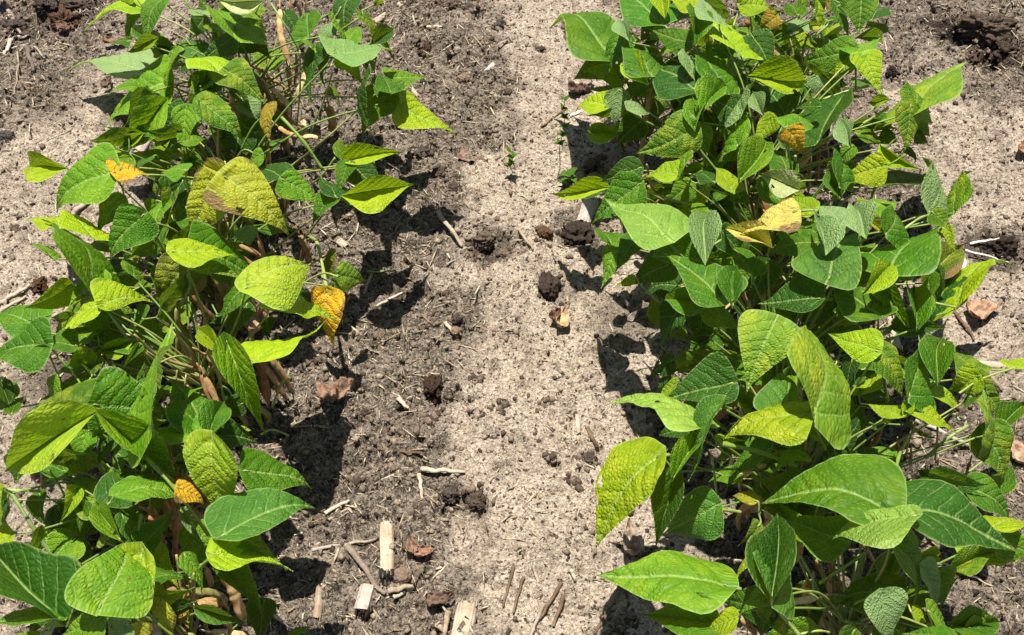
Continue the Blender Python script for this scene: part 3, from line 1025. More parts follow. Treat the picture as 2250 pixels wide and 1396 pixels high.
# petioles and stems one can follow in the photograph: x y height triples in an enlarged view
STALKS = '''A 1090 545 21 1180 590 20 1310 650 17
A 1130 220 20 1220 265 19 1300 390 17
A 1180 335 15 1260 315 16 1360 300 16
A 1150 560 20 1190 650 17 1210 720 16
A 930 1140 24 1150 1150 23 1400 1180 21
B 430 20 31 520 160 29 620 340 24
B 500 765 26 640 920 24 770 1110 20 1.8
B 620 330 25 622 580 18 600 820 10
B 650 635 17 820 632 18 1010 635 20
B 830 480 24 790 620 16 680 900 8
B 820 380 27 930 360 27 1055 355 26
B 840 1075 20 880 1072 21 940 1065 22
B 850 1030 19 770 1140 16 700 1200 12
B 890 45 26 860 100 25 830 130 24
C 920 110 27 990 200 26 1080 340 22 1.5
C 590 575 25 760 800 22 900 1000 19 1.6
C 310 830 16 310 970 15 400 1190 9
C 345 980 16 430 1080 14 520 1220 10
C 470 1110 18 560 1250 20 640 1345 23
C 1275 740 22 1300 1020 16 1310 1290 8
C 1360 1000 24 1420 1120 19 1460 1300 12 1.4
C 1470 930 25 1370 1000 24 1350 1000 23
C 1220 480 25 1240 560 24 1180 680 20 1.5
D 550 1170 21 500 1200 18 440 1350 10 1.4
D 870 500 17 760 480 16 580 580 12
D 760 480 15 790 560 15 820 620 15
D 800 600 15 740 300 14 690 240 12 1.8
D 760 110 20 700 190 17 640 260 13
D 1060 465 1.5 1130 468 1.2 1250 460 1.2
E 50 520 22 180 730 19 310 920 15 1.7
E -20 520 22 80 535 22 240 540 21 1.3
E 870 340 29 1050 540 27 1240 800 20 1.5
E 640 630 21 800 760 17 980 910 12 1.6
E 840 680 27 820 780 24 790 880 20 1.3
E 1270 920 26 1160 1050 22 1130 1396 13 1.3
E 870 1250 30 930 1320 29 1030 1400 27
E 340 1290 28 300 1370 27 250 1400 26 1.8
E 290 410 19 350 500 16 380 560 13
F 20 150 20 260 250 12 250 370 5
F 330 205 12 400 175 11 500 210 10
G 1110 850 28 1160 960 24 1190 1090 19 1.6
G 1330 1270 24 1200 1220 23 1100 1140 22
G 760 1220 23 860 1280 21 960 1330 19 1.4
G 1370 170 27 1400 90 27 1450 0 27
G 1410 210 24 1500 240 25 1600 270 25 1.4
G 1480 110 25 1490 180 23 1490 250 20
H 400 250 24 460 200 25 530 140 26 1.6
H 675 350 27 683 450 24 685 590 20 1.2
H 470 650 21 620 600 22 770 560 23 1.5
H 730 810 22 810 760 23 900 700 24 1.5
H 860 1090 23 820 1200 20 770 1340 15 1.5
H 860 1095 23 930 1060 24 1010 1010 25
H 290 1020 27 290 1130 21 285 1270 15 1.4
H 830 1020 20 920 930 22 960 900 23
I 1170 380 27 1200 320 27 1290 260 26
I 1370 670 26 1440 760 22 1460 790 20
I 1080 70 23 1150 95 22 1230 140 20
I 1090 150 19 1130 220 17 1190 300 13
I 1380 50 22 1430 110 20 1500 190 15 1.5
J 730 795 23 900 745 22 1075 700 21 1.8
J 790 930 21 900 840 21 1030 740 20 1.5
J 832 690 24 830 830 23 828 980 25
J 820 985 28 860 1120 24 890 1310 18 1.6
J 1150 655 19 1240 680 19 1340 700 18 1.2
J 1360 1260 22 1500 1170 21 1730 1090 20
J 1000 190 25 1100 120 26 1190 90 27 1.4
J 440 640 25 480 645 25 530 650 25 1.5
J 820 460 22 870 390 22 860 380 22
J 290 70 29 350 68 29 410 66 29
K 800 340 26 860 325 25 930 305 23 1.5
K 1150 255 26 1380 300 24 1620 390 21 1.9
K 1160 650 21 1230 655 20 1290 665 19 1.5
K 1060 150 26 1100 152 27 1140 152 27 1.3
K 1190 1110 27 1240 1118 26 1290 1122 25 1.4
K 1120 330 24 1140 480 20 1160 640 16
L 680 910 23 540 1000 21 410 1085 18 1.4
L 860 480 24 845 590 28 835 680 31 1.5
L 930 230 19 880 330 22 860 440 24 1.5
L 1290 150 18 1180 220 18 1040 340 15 1.5
L 110 1180 26 180 1270 25 290 1400 23 1.6
L 1110 150 15 1105 250 11 1095 350 6
L 980 130 17 940 240 13 920 330 8
L 1240 120 18 1200 80 18 1110 130 17
L 1380 360 10 1300 420 10 1230 470 8
L 330 90 29 390 190 24 440 290 20 1.6
L 560 1310 16 620 1320 16 690 1325 15 1.3
L 290 1390 18 400 1370 18 470 1380 17'''
for line in STALKS.split('\n'):
    f = line.split(); ox, oy, sc = VIEWS[f[0]]
    v = [float(k) for k in f[1:]]; th = v.pop() if len(v) % 3 == 1 else 1.0
    P = [at(ox + v[i] / sc, oy + v[i + 1] / sc, hz(v[i + 2], 0.14 if f[0] in 'GHIJKL' else 0.0)) for i in range(0, len(v), 3)]
    pl = owner(P[-1]) ; sp = spline(P, 8)
    mb = MB(); mb.tube(sp, [0.0014 * th * (1 + 0.15 * math.sin(j * 0.9)) for j in range(len(sp))], 8)
    mb.build('petiole', M_GREEN, pl['e'], color=(*rnd.choice(((0.20, 0.31, 0.05), (0.30, 0.38, 0.10), (0.26, 0.36, 0.12))), 1))
# pods
PODS = '''B 490 60 26 488 150 25 505 270 23 560 430 20 4.6 t
B 665 465 19 640 530 18 595 640 16 4.6 c
B 545 10 22 570 90 20 585 170 17 4 n
B 600 20 22 625 90 19 610 160 16 4 n
B 650 10 21 660 80 19 680 140 17 4 t
B 640 895 11 700 890 11 765 905 11 4.2 t
B 480 830 14 540 870 13 620 890 12 4 t
B 595 370 16 600 450 13 580 560 8 5 r
B 540 430 14 560 520 11 540 640 6 5 n
B 420 520 14 450 620 11 440 700 7 4.5 n
B 400 940 17 410 1000 14 425 1060 11 5.5 t
B 500 640 12 530 740 9 560 800 6 5 r
B 810 690 9 830 780 7 830 870 4 6 n
B 640 780 10 650 840 9 640 890 7 4.5 c
B 1000 -10 22 1015 40 20 1010 100 16 4 r
D 620 230 13 660 320 11 690 440 7 4.5 n
D 640 300 11 630 370 8 620 430 5 4 n
D 350 250 16 390 380 12 410 480 7 5.5 n
D 450 360 13 440 440 9 420 520 5 4 n
D 300 900 15 370 1090 11 420 1350 5 6 r
D 350 1040 13 440 1150 9 540 1310 4 6 n
D 420 1030 12 500 1130 8 580 1260 3 6 n
D 400 1010 10 480 1090 7 560 1200 3 5 t
C 1150 700 20 1165 870 16 1150 1080 11 6 g
C 1110 830 16 1125 1000 12 1180 1220 7 5 n
C 1200 850 14 1260 1000 10 1290 1170 5 5 n
C 1250 600 17 1330 720 13 1430 800 8 5.5 n
C 1340 1020 10 1370 1150 7 1380 1330 3 5 r
C 1200 1020 12 1230 1150 8 1220 1260 4 4.5 t
C 1480 560 13 1530 640 9 1540 700 6 4.5 n
E 1030 640 19 1045 800 14 1035 960 9 5.5 r
E 975 960 12 1060 1090 8 1130 1200 4 6 n
E 1060 900 11 1080 1000 8 1100 1110 4 5.5 n
E 860 690 20 960 700 19 1070 680 18 3.5 r
E 250 460 12 255 500 10 245 560 7 5 t
E 150 290 20 180 390 18 210 490 14 3 n
E 1000 1150 11 1060 1230 8 1120 1340 4 5 n
F 90 985 15 160 1110 12 190 1190 10 250 1340 6 6 t
F 5 1000 12 40 1100 9 50 1220 5 6 n
G 1620 325 20 1660 360 19 1720 400 17 5 n
G 1470 130 18 1460 170 17 1440 200 15 5 r
H 350 930 18 375 1000 17 320 1070 16 245 1080 15 5 t
H 390 1010 13 380 1130 9 375 1270 5 5 n
H 450 960 13 440 1060 10 430 1190 5 5 n
H 490 940 14 500 1010 11 480 1080 7 4.5 r
H 140 310 20 180 360 19 230 390 18 4.5 t
H 330 200 20 380 240 18 400 300 16 5 n
I 1420 570 16 1450 640 13 1490 720 9 4.5 c
I 1510 70 17 1530 140 14 1540 220 10 4.5 t
I 1560 60 14 1600 130 11 1620 210 8 4.5 n
I 1600 640 13 1620 720 9 1640 790 5 4.5 t
J 270 180 16 300 240 13 320 300 9 4.5 n
J 560 1290 11 590 1350 8 610 1420 5 4.5 r
L 510 160 15 535 210 12 545 270 8 6.5 o
L 330 1100 17 335 1180 14 375 1290 9 8 o
L 470 1080 16 455 1190 12 410 1310 7 6 t
L 440 900 16 480 990 12 470 1100 8 5 n
L 380 940 14 420 1010 10 440 1090 7 4.5 t
L 870 250 16 880 300 13 900 360 10 4 r
L 950 310 10 950 340 9 945 380 6 3.5 r
L 1300 380 9 1290 440 7 1280 500 5 5 r
L 640 830 17 700 900 13 740 980 9 4 n
L 780 150 13 750 230 10 700 270 8 4 n
K 1240 300 10 1240 360 8 1220 420 5 4 c
K 1290 1290 8 1340 1340 6 1390 1400 4 5 n'''
PCOL = {'t': (0.56, 0.40, 0.19), 'c': (0.66, 0.58, 0.32), 'n': (0.42, 0.28, 0.14), 'r': (0.36, 0.20, 0.10), 'g': (0.30, 0.30, 0.10), 'o': (0.62, 0.36, 0.09)}
def pod(P, r, col, pl, rs):
    sp = spline(P, 9); n = len(sp); nb = rs.randint(4, 6)
    rad = []
    for j in range(n):
        u = j / (n - 1)
        e = min(1, (u / 0.10) ** 0.6 if u < 0.10 else 1) * (1 if u < 0.86 else max(0.06, (1 - u) / 0.14))
        rad.append(r * (0.25 + 0.75 * e if u < 0.5 else e) * (1 + 0.10 * math.cos(2 * math.pi * nb * u)))
    mb = MB(); mb.tube(sp, rad, 10, flat=0.5, ridge=0.10, rng=rs)
    tip = sp[-1] + (sp[-1] - sp[-3]).normalized() * 0.007
    mb.tube([sp[-1], tip], [0.0008, 0.0003], 5)
    st = sp[0] - (sp[2] - sp[0]).normalized() * 0.014 + Vector((0, 0, 0.004))
    mb.tube(spline([st, sp[0]], 3), [0.001, 0.0012, 0.0014, 0.0016], 6)
    s = rs.uniform(0.85, 1.15)
    mb.build('pod', M_POD, pl['e'], color=(col[0] * s, col[1] * s, col[2] * s, 1))
prs = random.Random(5)
for line in PODS.split('\n'):
    f = line.split(); ox, oy, sc = VIEWS[f[0]]
    v = [float(k) for k in f[1:-2]]
    P = [at(ox + v[i] / sc, oy + v[i + 1] / sc, hz(v[i + 2])) for i in range(0, len(v), 3)]
    pod(P, float(f[-2]) * 1.15 / 1000, PCOL[f[-1]], owner(P[0]), prs)
for pl in plants:
    for k in range(20 if pl['side'] == 'L' else 16):
        a = prs.uniform(-2.2, 2.0) if pl['side'] == 'L' else prs.uniform(0, 6.28); s0 = pl['pts'][prs.randint(2, 6)]
        d = Vector((math.cos(a), math.sin(a), 0))
        L = prs.uniform(0.07, 0.11)
        p0 = s0 + d * prs.uniform(0.008, 0.05) + Vector((0, 0, 0.01))
        p2 = p0 + d * L * prs.uniform(0.15, 0.5) + Vector((0, 0, -L * 0.85))
        p2.z = max(p2.z, pl['z'] + 0.012)
        p1 = p0.lerp(p2, 0.5) + d * L * 0.16
        pod([p0, p1, p2], prs.uniform(0.0042, 0.0060), PCOL[prs.choice('ttnnrctg')], pl, prs)
# ---------------------------------------------------------------- litter lying on the soil
lr = random.Random(23)
STALKG = 'pieces of old corn stalk and straw on the soil'
def stalk(p1, p2, wd, label, col=(0.62, 0.53, 0.38), name='corn_stalk', cat='stalk piece', lift=0.22, split=4, flat=0.55, thin=False, group=STALKG, mat=None, raise2=0.0):
    """a broken piece of stalk: a fluted body with split, splintered ends"""
    a = g(*p1); b = g(*p2); b.z += raise2; wd = wd / 1230.0
    up = Vector((0, 0, wd * lift + 0.001)); a = a + up; b = b + up
    db = None; mb = MB(); L = (b - a).length; t = (b - a) / L; s = t.cross(Vector((0, 0, 1))).normalized(); n = s.cross(t)
    if 'angular' in label:
        wt_ = [(-.5, -.25), (.38, -.3), (.52, .1), (.3, .32), (-.36, .34)]
        for e_ in (a, b):
            for cx_, cz_ in wt_: mb.v.append(tuple(e_ + s * cx_ * wd + n * cz_ * wd + t * lr.uniform(-1, 1) * 0.002))
        for q in range(5): mb.f.append((q, (q + 1) % 5, 5 + (q + 1) % 5, 5 + q))
        mb.f.append((4, 3, 2, 1, 0)); mb.f.append((5, 6, 7, 8, 9))
    elif thin:
        k = 7; P = []
        for i in range(k):
            u = i / (k - 1); P.append(a.lerp(b, u) + s * lr.uniform(-1, 1) * 0.02 * L + Vector((0, 0, lr.uniform(0, 0.5) * wd)))
        sp = spline(P, 4); mb.tube(sp, [wd / 2 * (1 - 0.45 * j / len(sp)) * lr.uniform(0.9, 1.1) for j in range(len(sp))], 7, ridge=0.12, rng=lr, flat=0.7)
    else:
        # fluted half-open body built from longitudinal strips of unequal length
        ns = split
        for q in range(ns):
            th0 = math.pi * (q / ns) - 0.04; th1 = math.pi * ((q + 1) / ns) - 0.02
            e0 = lr.uniform(-0.02, 0.05) * L; e1 = lr.uniform(-0.05, 0.06) * L
            m = 9; rows = []
            for i in range(m):
                u = i / (m - 1); c = a + t * (e0 + (L + e1 - e0) * u)
                r = wd / 2 * (1 + 0.05 * math.sin(u * 7 + q) - 0.06 * (q % 2))
                row = []
                for rad in (r, r * 0.72):
                    for j in range(4):
                        th = th0 + (th1 - th0) * j / 3
                        rj = rad * (1 + 0.04 * math.sin(th * 23))
                        jit = (t * lr.uniform(-1, 1) * 0.03 * L) if i in (0, m - 1) else Vector()
                        row.append(c + s * math.cos(th) * rj + n * (math.sin(th) * rj * flat * 1.5 - wd * 0.25) + jit)
                rows.append(row)
            b0 = len(mb.v)
            for row in rows: mb.v += [tuple(p) for p in row]
            loop = [0, 1, 2, 3, 7, 6, 5, 4]
            for i in range(m - 1):
                for j in range(8):
                    x0 = loop[j]; x1 = loop[(j + 1) % 8]
                    mb.f.append((b0 + i * 8 + x0, b0 + i * 8 + x1, b0 + (i + 1) * 8 + x1, b0 + (i + 1) * 8 + x0))
            for i in (0, m - 1):
                for j in range(3): mb.f.append((b0 + i * 8 + j, b0 + i * 8 + j + 1, b0 + i * 8 + 5 + j, b0 + i * 8 + 4 + j))
        # pith core
        mb.tube([a + t * L * 0.04 - n * wd * 0.08, a.lerp(b, 0.5) - n * wd * 0.08, b - t * L * 0.05 - n * wd * 0.08], wd * 0.33, 9, ridge=0.12, rng=lr, flat=0.7)
        for q in range(5):
            o_ = s * lr.uniform(-0.45, 0.45) * wd + n * lr.uniform(0, 0.3) * wd
            e = b if q % 2 else a; d = t if q % 2 else -t
            mb.tube([e + o_ - d * 0.004, e + o_ + d * lr.uniform(0.003, 0.009)], [0.0011, 0.0003], 4)
    s_ = lr.uniform(0.92, 1.08)
    if 'hollow end' in label or 'widest' in label:
        db = MB(); M0 = b - t * 0.004
        for q in range(11):
            o_ = s * (q / 10 - 0.5) * wd * 0.8 + n * (lr.uniform(-0.3, 0.25) * wd)
            db.tube([M0 + o_, M0 + o_ * 1.05 + t * lr.uniform(0.004, 0.008), M0 + o_ * 0.9 + t * lr.uniform(0.009, 0.018) - n * 0.003], [wd * 0.10, wd * 0.085, 0.0006], 5, ridge=0.3, rng=lr)
    o = mb.build(name, mat or M_STRAW, color=(col[0] * s_, col[1] * s_, col[2] * s_, 1), smooth=thin)
    tag(o, label, cat, group)
    if 'db' in locals() and db is not None:
        e = o; e['_o'] = tuple(o.location)
        db.build('shaded_end', M_BARK, e, color=(0.03, 0.02, 0.015, 1))  # dark splinters stand in for the shade at the front end
    return o
CR = (0.49, 0.42, 0.32); TN = (0.36, 0.29, 0.21); GY = (0.40, 0.34, 0.27); BR = (0.17, 0.115, 0.075)
stalk((850, 1150), (850, 1262), 24, 'widest ribbed piece of pale corn stalk at the lower middle', CR, split=5)
stalk((812, 1290), (797, 1345), 26, 'short white angular stalk chunk with shade built as a dark hollow end', (0.46, 0.42, 0.37), split=2, flat=0.9)
stalk((704, 1292), (697, 1358), 13, 'small rounded tan stalk piece standing left of the white chunk', TN, split=3, flat=0.8)
stalk((1030, 1330), (1008, 1420), 34, 'frayed whitish stalk cut by the bottom edge of the photo', CR, split=6)
stalk((985, 1345), (975, 1410), 10, 'slim tan stalk sliver beside the frayed whitish stalk at the bottom edge', TN, thin=True)
stalk((820, 52), (882, 10), 17, 'long straight pale stalk lying at the top beside the left bean row', CR, split=4)
stalk((905, 195), (918, 213), 9, 'small pale stub half hidden behind the yellow leaf at the right of the left row', CR, split=3)
stalk((762, 1203), (845, 1310), 12, 'long dark weathered stick lying diagonally beside the ribbed stalk piece', (0.26, 0.21, 0.165), 'stick', 'stick', thin=True, mat=M_BARK)
stalk((685, 1210), (830, 1187), 7, 'thin grey straw lying level just left of the widest ribbed stalk', GY, 'straw', 'straw', thin=True)
stalk((855, 1303), (908, 1290), 12, 'splintered tan stalk fragment pointing right below the small rounded stone', TN, thin=True)
stalk((865, 1315), (905, 1300), 9, 'pale splinter under the tan stalk fragment below the stone', CR, thin=True)
stalk((925, 1035), (1022, 1042), 11, 'bent pale straw blade with a brown elbow lying level above the ribbed stalk', CR, 'straw', 'straw', thin=True)
stalk((922, 1045), (928, 1098), 8, 'short upright straw leg at the left end of the bent straw blade', CR, 'straw', 'straw', thin=True)
stalk((715, 1132), (768, 1102), 8, 'pale straw sliver just below the large diamond shaped leaf shadow', CR, 'straw', 'straw', thin=True)
stalk((722, 1144), (778, 1112), 6, 'thin brown straw parallel to the pale sliver under the leaf shadow', TN, 'straw', 'straw', thin=True)
stalk((962, 470), (1016, 545), 12, 'long grey frayed stick left of the hole in the middle of the soil', GY, 'stick', 'stick', thin=True)
stalk((978, 712), (1006, 746), 9, 'short cream stick lying alone between the rows left of the sandy strip', CR, 'stick', 'stick', thin=True)
stalk((938, 64), (972, 62), 9, 'small white chip near the top between the rows', CR, 'wood_chip', 'wood chip', thin=True)
stalk((1068, 158), (1084, 142), 11, 'white square chip lying on the sand near the top', (0.62, 0.56, 0.47), 'wood_chip', 'wood chip', split=3)
stalk((1106, 172), (1134, 182), 8, 'dark brown chip right of the white square chip', BR, 'wood_chip', 'wood chip', thin=True, mat=M_BARK)
stalk((1252, 256), (1276, 246), 9, 'white chip lying by the lime leaf at the left edge of the right row', (0.62, 0.56, 0.47), 'wood_chip', 'wood chip', split=3)
stalk((1140, 508), (1172, 552), 7, 'thin straw leaning down to the right of the hole', TN, 'straw', 'straw', thin=True)
stalk((1190, 282), (1245, 240), 5, 'thin brown twig crossing behind the tall spindly weed', BR, 'twig', 'twig', thin=True, mat=M_BARK)
stalk((0, 672), (70, 632), 13, 'pale split stick lying at the left edge above the left edge leaves', CR, 'stick', 'stick', thin=True)
stalk((0, 690), (60, 655), 9, 'darker stick lying under the pale split stick at the left edge', GY, 'stick', 'stick', thin=True)
stalk((160, 478), (225, 425), 15, 'brown weathered stick behind the dark leaf at the left of the left row', GY, 'stick', 'stick', thin=True)
stalk((55, 248), (110, 232), 9, 'flat dark bark strip on the sand at the upper left', (0.25, 0.2, 0.16), 'bark_strip', 'bark strip', thin=True, mat=M_BARK)
stalk((40, 115), (35, 215), 4.5, 'thin pale straw hanging straight down from the root tangle', TN, 'straw', 'straw', thin=True)
stalk((50, 180), (65, 210), 7, 'short brown splinter right of the hanging straw at upper left', BR, 'splinter', 'splinter', thin=True, mat=M_BARK)
stalk((5, 0), (50, 80), 13, 'thick grey root running from the top left corner into the root tangle', (0.33, 0.27, 0.22), 'root', 'root', thin=True, mat=M_BARK)
stalk((0, 92), (62, 86), 13, 'grey branch lying level at the left edge below the thick root', (0.42, 0.36, 0.3), 'branch', 'branch', thin=True, mat=M_BARK)
stalk((75, 105), (110, 140), 6, 'grey root splinter leaving the tangle to the lower right', GY, 'root', 'root', thin=True, mat=M_BARK)
stalk((60, 108), (75, 160), 12, 'stubby dark root end pointing down from the tangle', (0.2, 0.16, 0.13), 'root', 'root', thin=True, mat=M_BARK)
stalk((28, 95), (10, 125), 13, 'pale curled stub at the left edge of the root tangle', (0.5, 0.45, 0.38), 'root', 'root', thin=True)
stalk((78, 0), (80, 70), 4, 'dark thin twig standing by the root tangle near the top edge', BR, 'twig', 'twig', thin=True, mat=M_BARK)
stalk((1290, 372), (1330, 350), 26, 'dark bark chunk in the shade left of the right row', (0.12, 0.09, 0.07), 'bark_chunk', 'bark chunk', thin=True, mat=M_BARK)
stalk((1260, 374), (1312, 374), 3, 'hair thin pale straw crossing the dark bark chunk', TN, 'straw', 'straw', thin=True)
stalk((1300, 445), (1283, 492), 34, 'grey fibrous stalk end frayed like a brush left of the right row', (0.46, 0.42, 0.37), 'frayed_stalk', 'stalk piece', split=6)
stalk((690, 938), (722, 942), 5, 'thin tan straw under the lower left row pointing right', TN, 'straw', 'straw', thin=True)
stalk((640, 941), (695, 936), 4, 'pale straw continuing the thin tan straw to the left', TN, 'straw', 'straw', thin=True)
stalk((830, 990), (930, 998), 6, 'dark crooked twig right of the diamond shaped shadow', BR, 'twig', 'twig', thin=True, mat=M_BARK)
stalk((765, 855), (775, 795), 13, 'cream stalk stub lit at the edge of the orange leaf shadow', CR, split=3, thin=False)
stalk((875, 878), (898, 903), 10, 'short cream straw standing left of the burnt clod', CR, 'straw', 'straw', thin=True)
stalk((820, 600), (800, 650), 8, 'curled pale husk strip left of the round dark leaf shadow', TN, 'husk_strip', 'husk', thin=True)
stalk((830, 676), (885, 654), 7, 'arched pale straw crossing the round dark leaf shadow', CR, 'straw', 'straw', thin=True, raise2=0.01)
stalk((745, 530), (762, 545), 16, 'small white chip by the foot of the left row', CR, 'wood_chip', 'wood chip', split=3)
stalk((1130, 1245), (1105, 1335), 6, 'dark upright twig at the bottom left of the twig cluster', BR, 'twig', 'twig', thin=True, mat=M_BARK)
stalk((1232, 1282), (1185, 1365), 7, 'longest dark twig leaning right in the bottom twig cluster', BR, 'twig', 'twig', thin=True, mat=M_BARK)
stalk((1172, 1245), (1188, 1310), 6, 'grey twig rising in the middle of the bottom twig cluster', GY, 'twig', 'twig', thin=True, mat=M_BARK)
stalk((1195, 1330), (1165, 1400), 8, 'grey twig leaving the cluster towards the bottom edge', GY, 'twig', 'twig', thin=True, mat=M_BARK)
stalk((1340, 1345), (1305, 1396), 8, 'brown stick lying at the bottom left of the right row', BR, 'stick', 'stick', thin=True, mat=M_BARK)
stalk((1365, 1290), (1335, 1340), 11, 'brown forked stick below the tip of the big pale leaf', (0.22, 0.16, 0.12), 'stick', 'stick', thin=True, mat=M_BARK)
stalk((1290, 940), (1312, 985), 8, 'dark stick in the shade above the big triangular leaf shadow', BR, 'stick', 'stick', thin=True, mat=M_BARK)
stalk((2095, 686), (2140, 750), 8, 'dark straight stick below the brown dry leaf at right', BR, 'stick', 'stick', thin=True, mat=M_BARK)
stalk((2130, 540), (2195, 527), 7, 'white root strand over the dark hollow at the right', (0.7, 0.64, 0.56), 'root_strand', 'root', thin=True)
stalk((2120, 552), (2215, 580), 5, 'lower white root strand at the front of the dark hollow', (0.7, 0.64, 0.56), 'root_strand', 'root', thin=True)
stalk((2115, 575), (2118, 625), 12, 'white peg shaped root left of the dark hollow', (0.75, 0.7, 0.62), 'root_strand', 'root', thin=True)
stalk((1958, 690), (1970, 770), 19, 'pale straw bundle lit inside the gap of the right row', CR, split=4)
stalk((2145, 800), (2200, 805), 15, 'pale split straw at the right edge by the yellow leaf', CR, 'straw', 'straw', split=3)
stalk((2150, 815), (2200, 860), 12, 'brown and cream straw slanting down below the pale split straw', TN, 'straw', 'straw', thin=True)
stalk((2010, 925), (2130, 985), 11, 'grey curved stick under the lower right leaves', (0.42, 0.38, 0.33), 'stick', 'stick', thin=True)
stalk((2070, 1240), (2180, 1290), 5, 'thin pale stem lying on bare soil at the lower right', CR, 'straw', 'straw', thin=True)
stalk((2040, 1238), (2140, 1252), 5, 'thin straw above the pale stem at the lower right', TN, 'straw', 'straw', thin=True)
stalk((1255, 1255), (1264, 1278), 8, 'tiny pale straw standing by the tip of the big pale leaf', CR, 'straw', 'straw', thin=True)
stalk((1268, 915), (1272, 955), 8, 'pale fuzzy straw on the sandy strip above the triangular shadow', CR, 'straw', 'straw', thin=True)
stalk((950, 1370), (985, 1396), 10, 'tan straw at the bottom edge left of the frayed stalk', TN, 'straw', 'straw', thin=True)
stalk((590, 385), (600, 420), 10, 'grey straw hidden at the foot of the left row', GY, 'straw', 'straw', thin=True)
stalk((105, 360), (75, 330), 8, 'dark splinter at the left on the sandy soil', BR, 'splinter', 'splinter', thin=True, mat=M_BARK)
stalk((300, 345), (335, 290), 26, 'grey weathered stalk in the shade behind the left row', (0.42, 0.38, 0.34), split=5)
stalk((165, 800), (195, 770), 14, 'dark stick with a white end in the gap at the far left', (0.3, 0.27, 0.24), 'stick', 'stick', thin=True)

import bmesh
LUMPS = []
def lump(px, py, r, label, col, seed, name='soil_clod', cat='clod', group='clods and stones on the soil', sq=0.7, rough=0.35, sink=0.52, mat=None, stretch=(1, 1), sub=5):
    """an irregular clod: a noise-broken ball with facets and pits"""
    p = g(px, py); r = r / 1250.0; LUMPS.append((p.x, p.y, r))
    bm = bmesh.new(); bmesh.ops.create_icosphere(bm, subdivisions=sub, radius=1.0)
    V = np.array([v.co[:] for v in bm.verts]); Fc = [tuple(v.index for v in f.verts) for f in bm.faces]; bm.free()
    n1 = fbm3(V, 1.3, 3, 0.6, seed * 3.1); n2 = fbm3(V, 3.2, 3, 0.6, seed * 1.7); n3 = fbm3(V, 9.0, 3, 0.65, seed * 2.3)
    s = 1 + rough * ((n1 - 0.5) * 2.8) + rough * 1.2 * (0.25 - np.abs(n2 - 0.5) * 2.4) + rough * 1.0 * (n3 - 0.5)
    V = V * s[:, None] * np.array([r * stretch[0], r * stretch[1], r * sq])
    V = V + np.array([p.x, p.y, p.z + r * sq * (1 - 2 * sink)])
    o = mk(name, V, Fc, mat or M_CLOD, origin=(p.x, p.y, p.z), color=(*col, 1))
    return tag(o, label, cat, group)
DK = (0.10, 0.080, 0.064); SB = (0.26, 0.19, 0.14)
lump(962, 378, 15, 'dark square clod right of the left row, upper one of the pair', DK, 1)
lump(996, 411, 12, 'dark clod just below right of the other dark square clod', DK, 2)
lump(1204, 628, 27, 'large black pitted lump by the sandy strip like a charred cob', (0.06, 0.044, 0.034), 3, 'charred_lump', 'lump', stretch=(0.85, 1.3), rough=0.3)
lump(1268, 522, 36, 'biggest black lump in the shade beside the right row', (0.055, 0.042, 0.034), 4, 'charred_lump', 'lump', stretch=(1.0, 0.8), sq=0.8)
lump(1062, 528, 16, 'crumbly clod on the upper rim of the hole between the rows', (0.16, 0.12, 0.09), 41, rough=0.6)
lump(1112, 560, 14, 'brown clod on the lower right rim of the hole between the rows', (0.2, 0.15, 0.11), 42, rough=0.6)
lump(1040, 562, 12, 'small clod on the left rim of the hole between the rows', (0.15, 0.11, 0.08), 43, rough=0.6)
lump(1196, 512, 13, 'small brown clod left of the biggest black lump', (0.13, 0.075, 0.04), 5)
lump(953, 855, 18, 'burnt spiky clod standing alone at the middle of the dark soil', (0.07, 0.045, 0.03), 6, stretch=(0.8, 1.35), sq=1.3, rough=0.5)
lump(884, 1264, 16, 'rounded brown pebble at the foot of the ribbed stalk', SB, 7, 'pebble', 'stone', rough=0.12, sq=0.85)
lump(1018, 172, 12, 'brown pebble near the top of the dark soil', SB, 8, 'pebble', 'stone', rough=0.2)
lump(1046, 1100, 18, 'dark crumbly clod below the bent straw blade', (0.10, 0.075, 0.055), 9, rough=0.5)
lump(990, 1085, 14, 'dark clod in the hollow left of the crumbly clod', DK, 10, rough=0.5)
lump(1040, 832, 8, 'small dark clod with a pit right of the burnt spiky clod', DK, 11, rough=0.5)
lump(1104, 894, 7, 'tiny black clod on the sandy strip', DK, 12, rough=0.5)
lump(1100, 55, 17, 'dark clod at the top between the rows', DK, 13, rough=0.5, stretch=(0.8, 1.1))
lump(985, 14, 24, 'dark flat clod with a pale edge at the top middle', (0.14, 0.10, 0.075), 14, stretch=(1.5, 0.8), rough=0.45)
lump(1032, 18, 14, 'dark clod right of the flat one at the top middle', DK, 15)
lump(905, 8, 24, 'dark lump cut by the top edge beside the pale stalk', DK, 16, stretch=(0.7, 1.2))
lump(930, 105, 16, 'brown crumb heap below the white chip near the top', (0.10, 0.06, 0.04), 17, rough=0.6)
lump(1965, 168, 20, 'dark leathery flap at the right side of the right row', (0.04, 0.03, 0.024), 18, rough=0.4, sq=1.2)
lump(2170, 60, 48, 'largest crumbly clod at the upper right', (0.13, 0.098, 0.072), 19, rough=0.6, stretch=(1.3, 0.6), sq=0.6, sub=5)
lump(2215, 110, 34, 'dark clod right below the largest crumbly clod', (0.07, 0.052, 0.04), 20, rough=0.6, sub=5)
lump(2095, 45, 28, 'crumbly clod left of the largest one at the upper right', (0.16, 0.12, 0.09), 21, rough=0.6)
lump(2130, 130, 20, 'brown clod below the dark pit at the upper right', (0.12, 0.08, 0.055), 22, rough=0.5)
lump(8, 302, 20, 'dark stone cut by the left edge', (0.09, 0.08, 0.075), 23, 'stone', 'stone', rough=0.25, stretch=(1.3, 0.8))
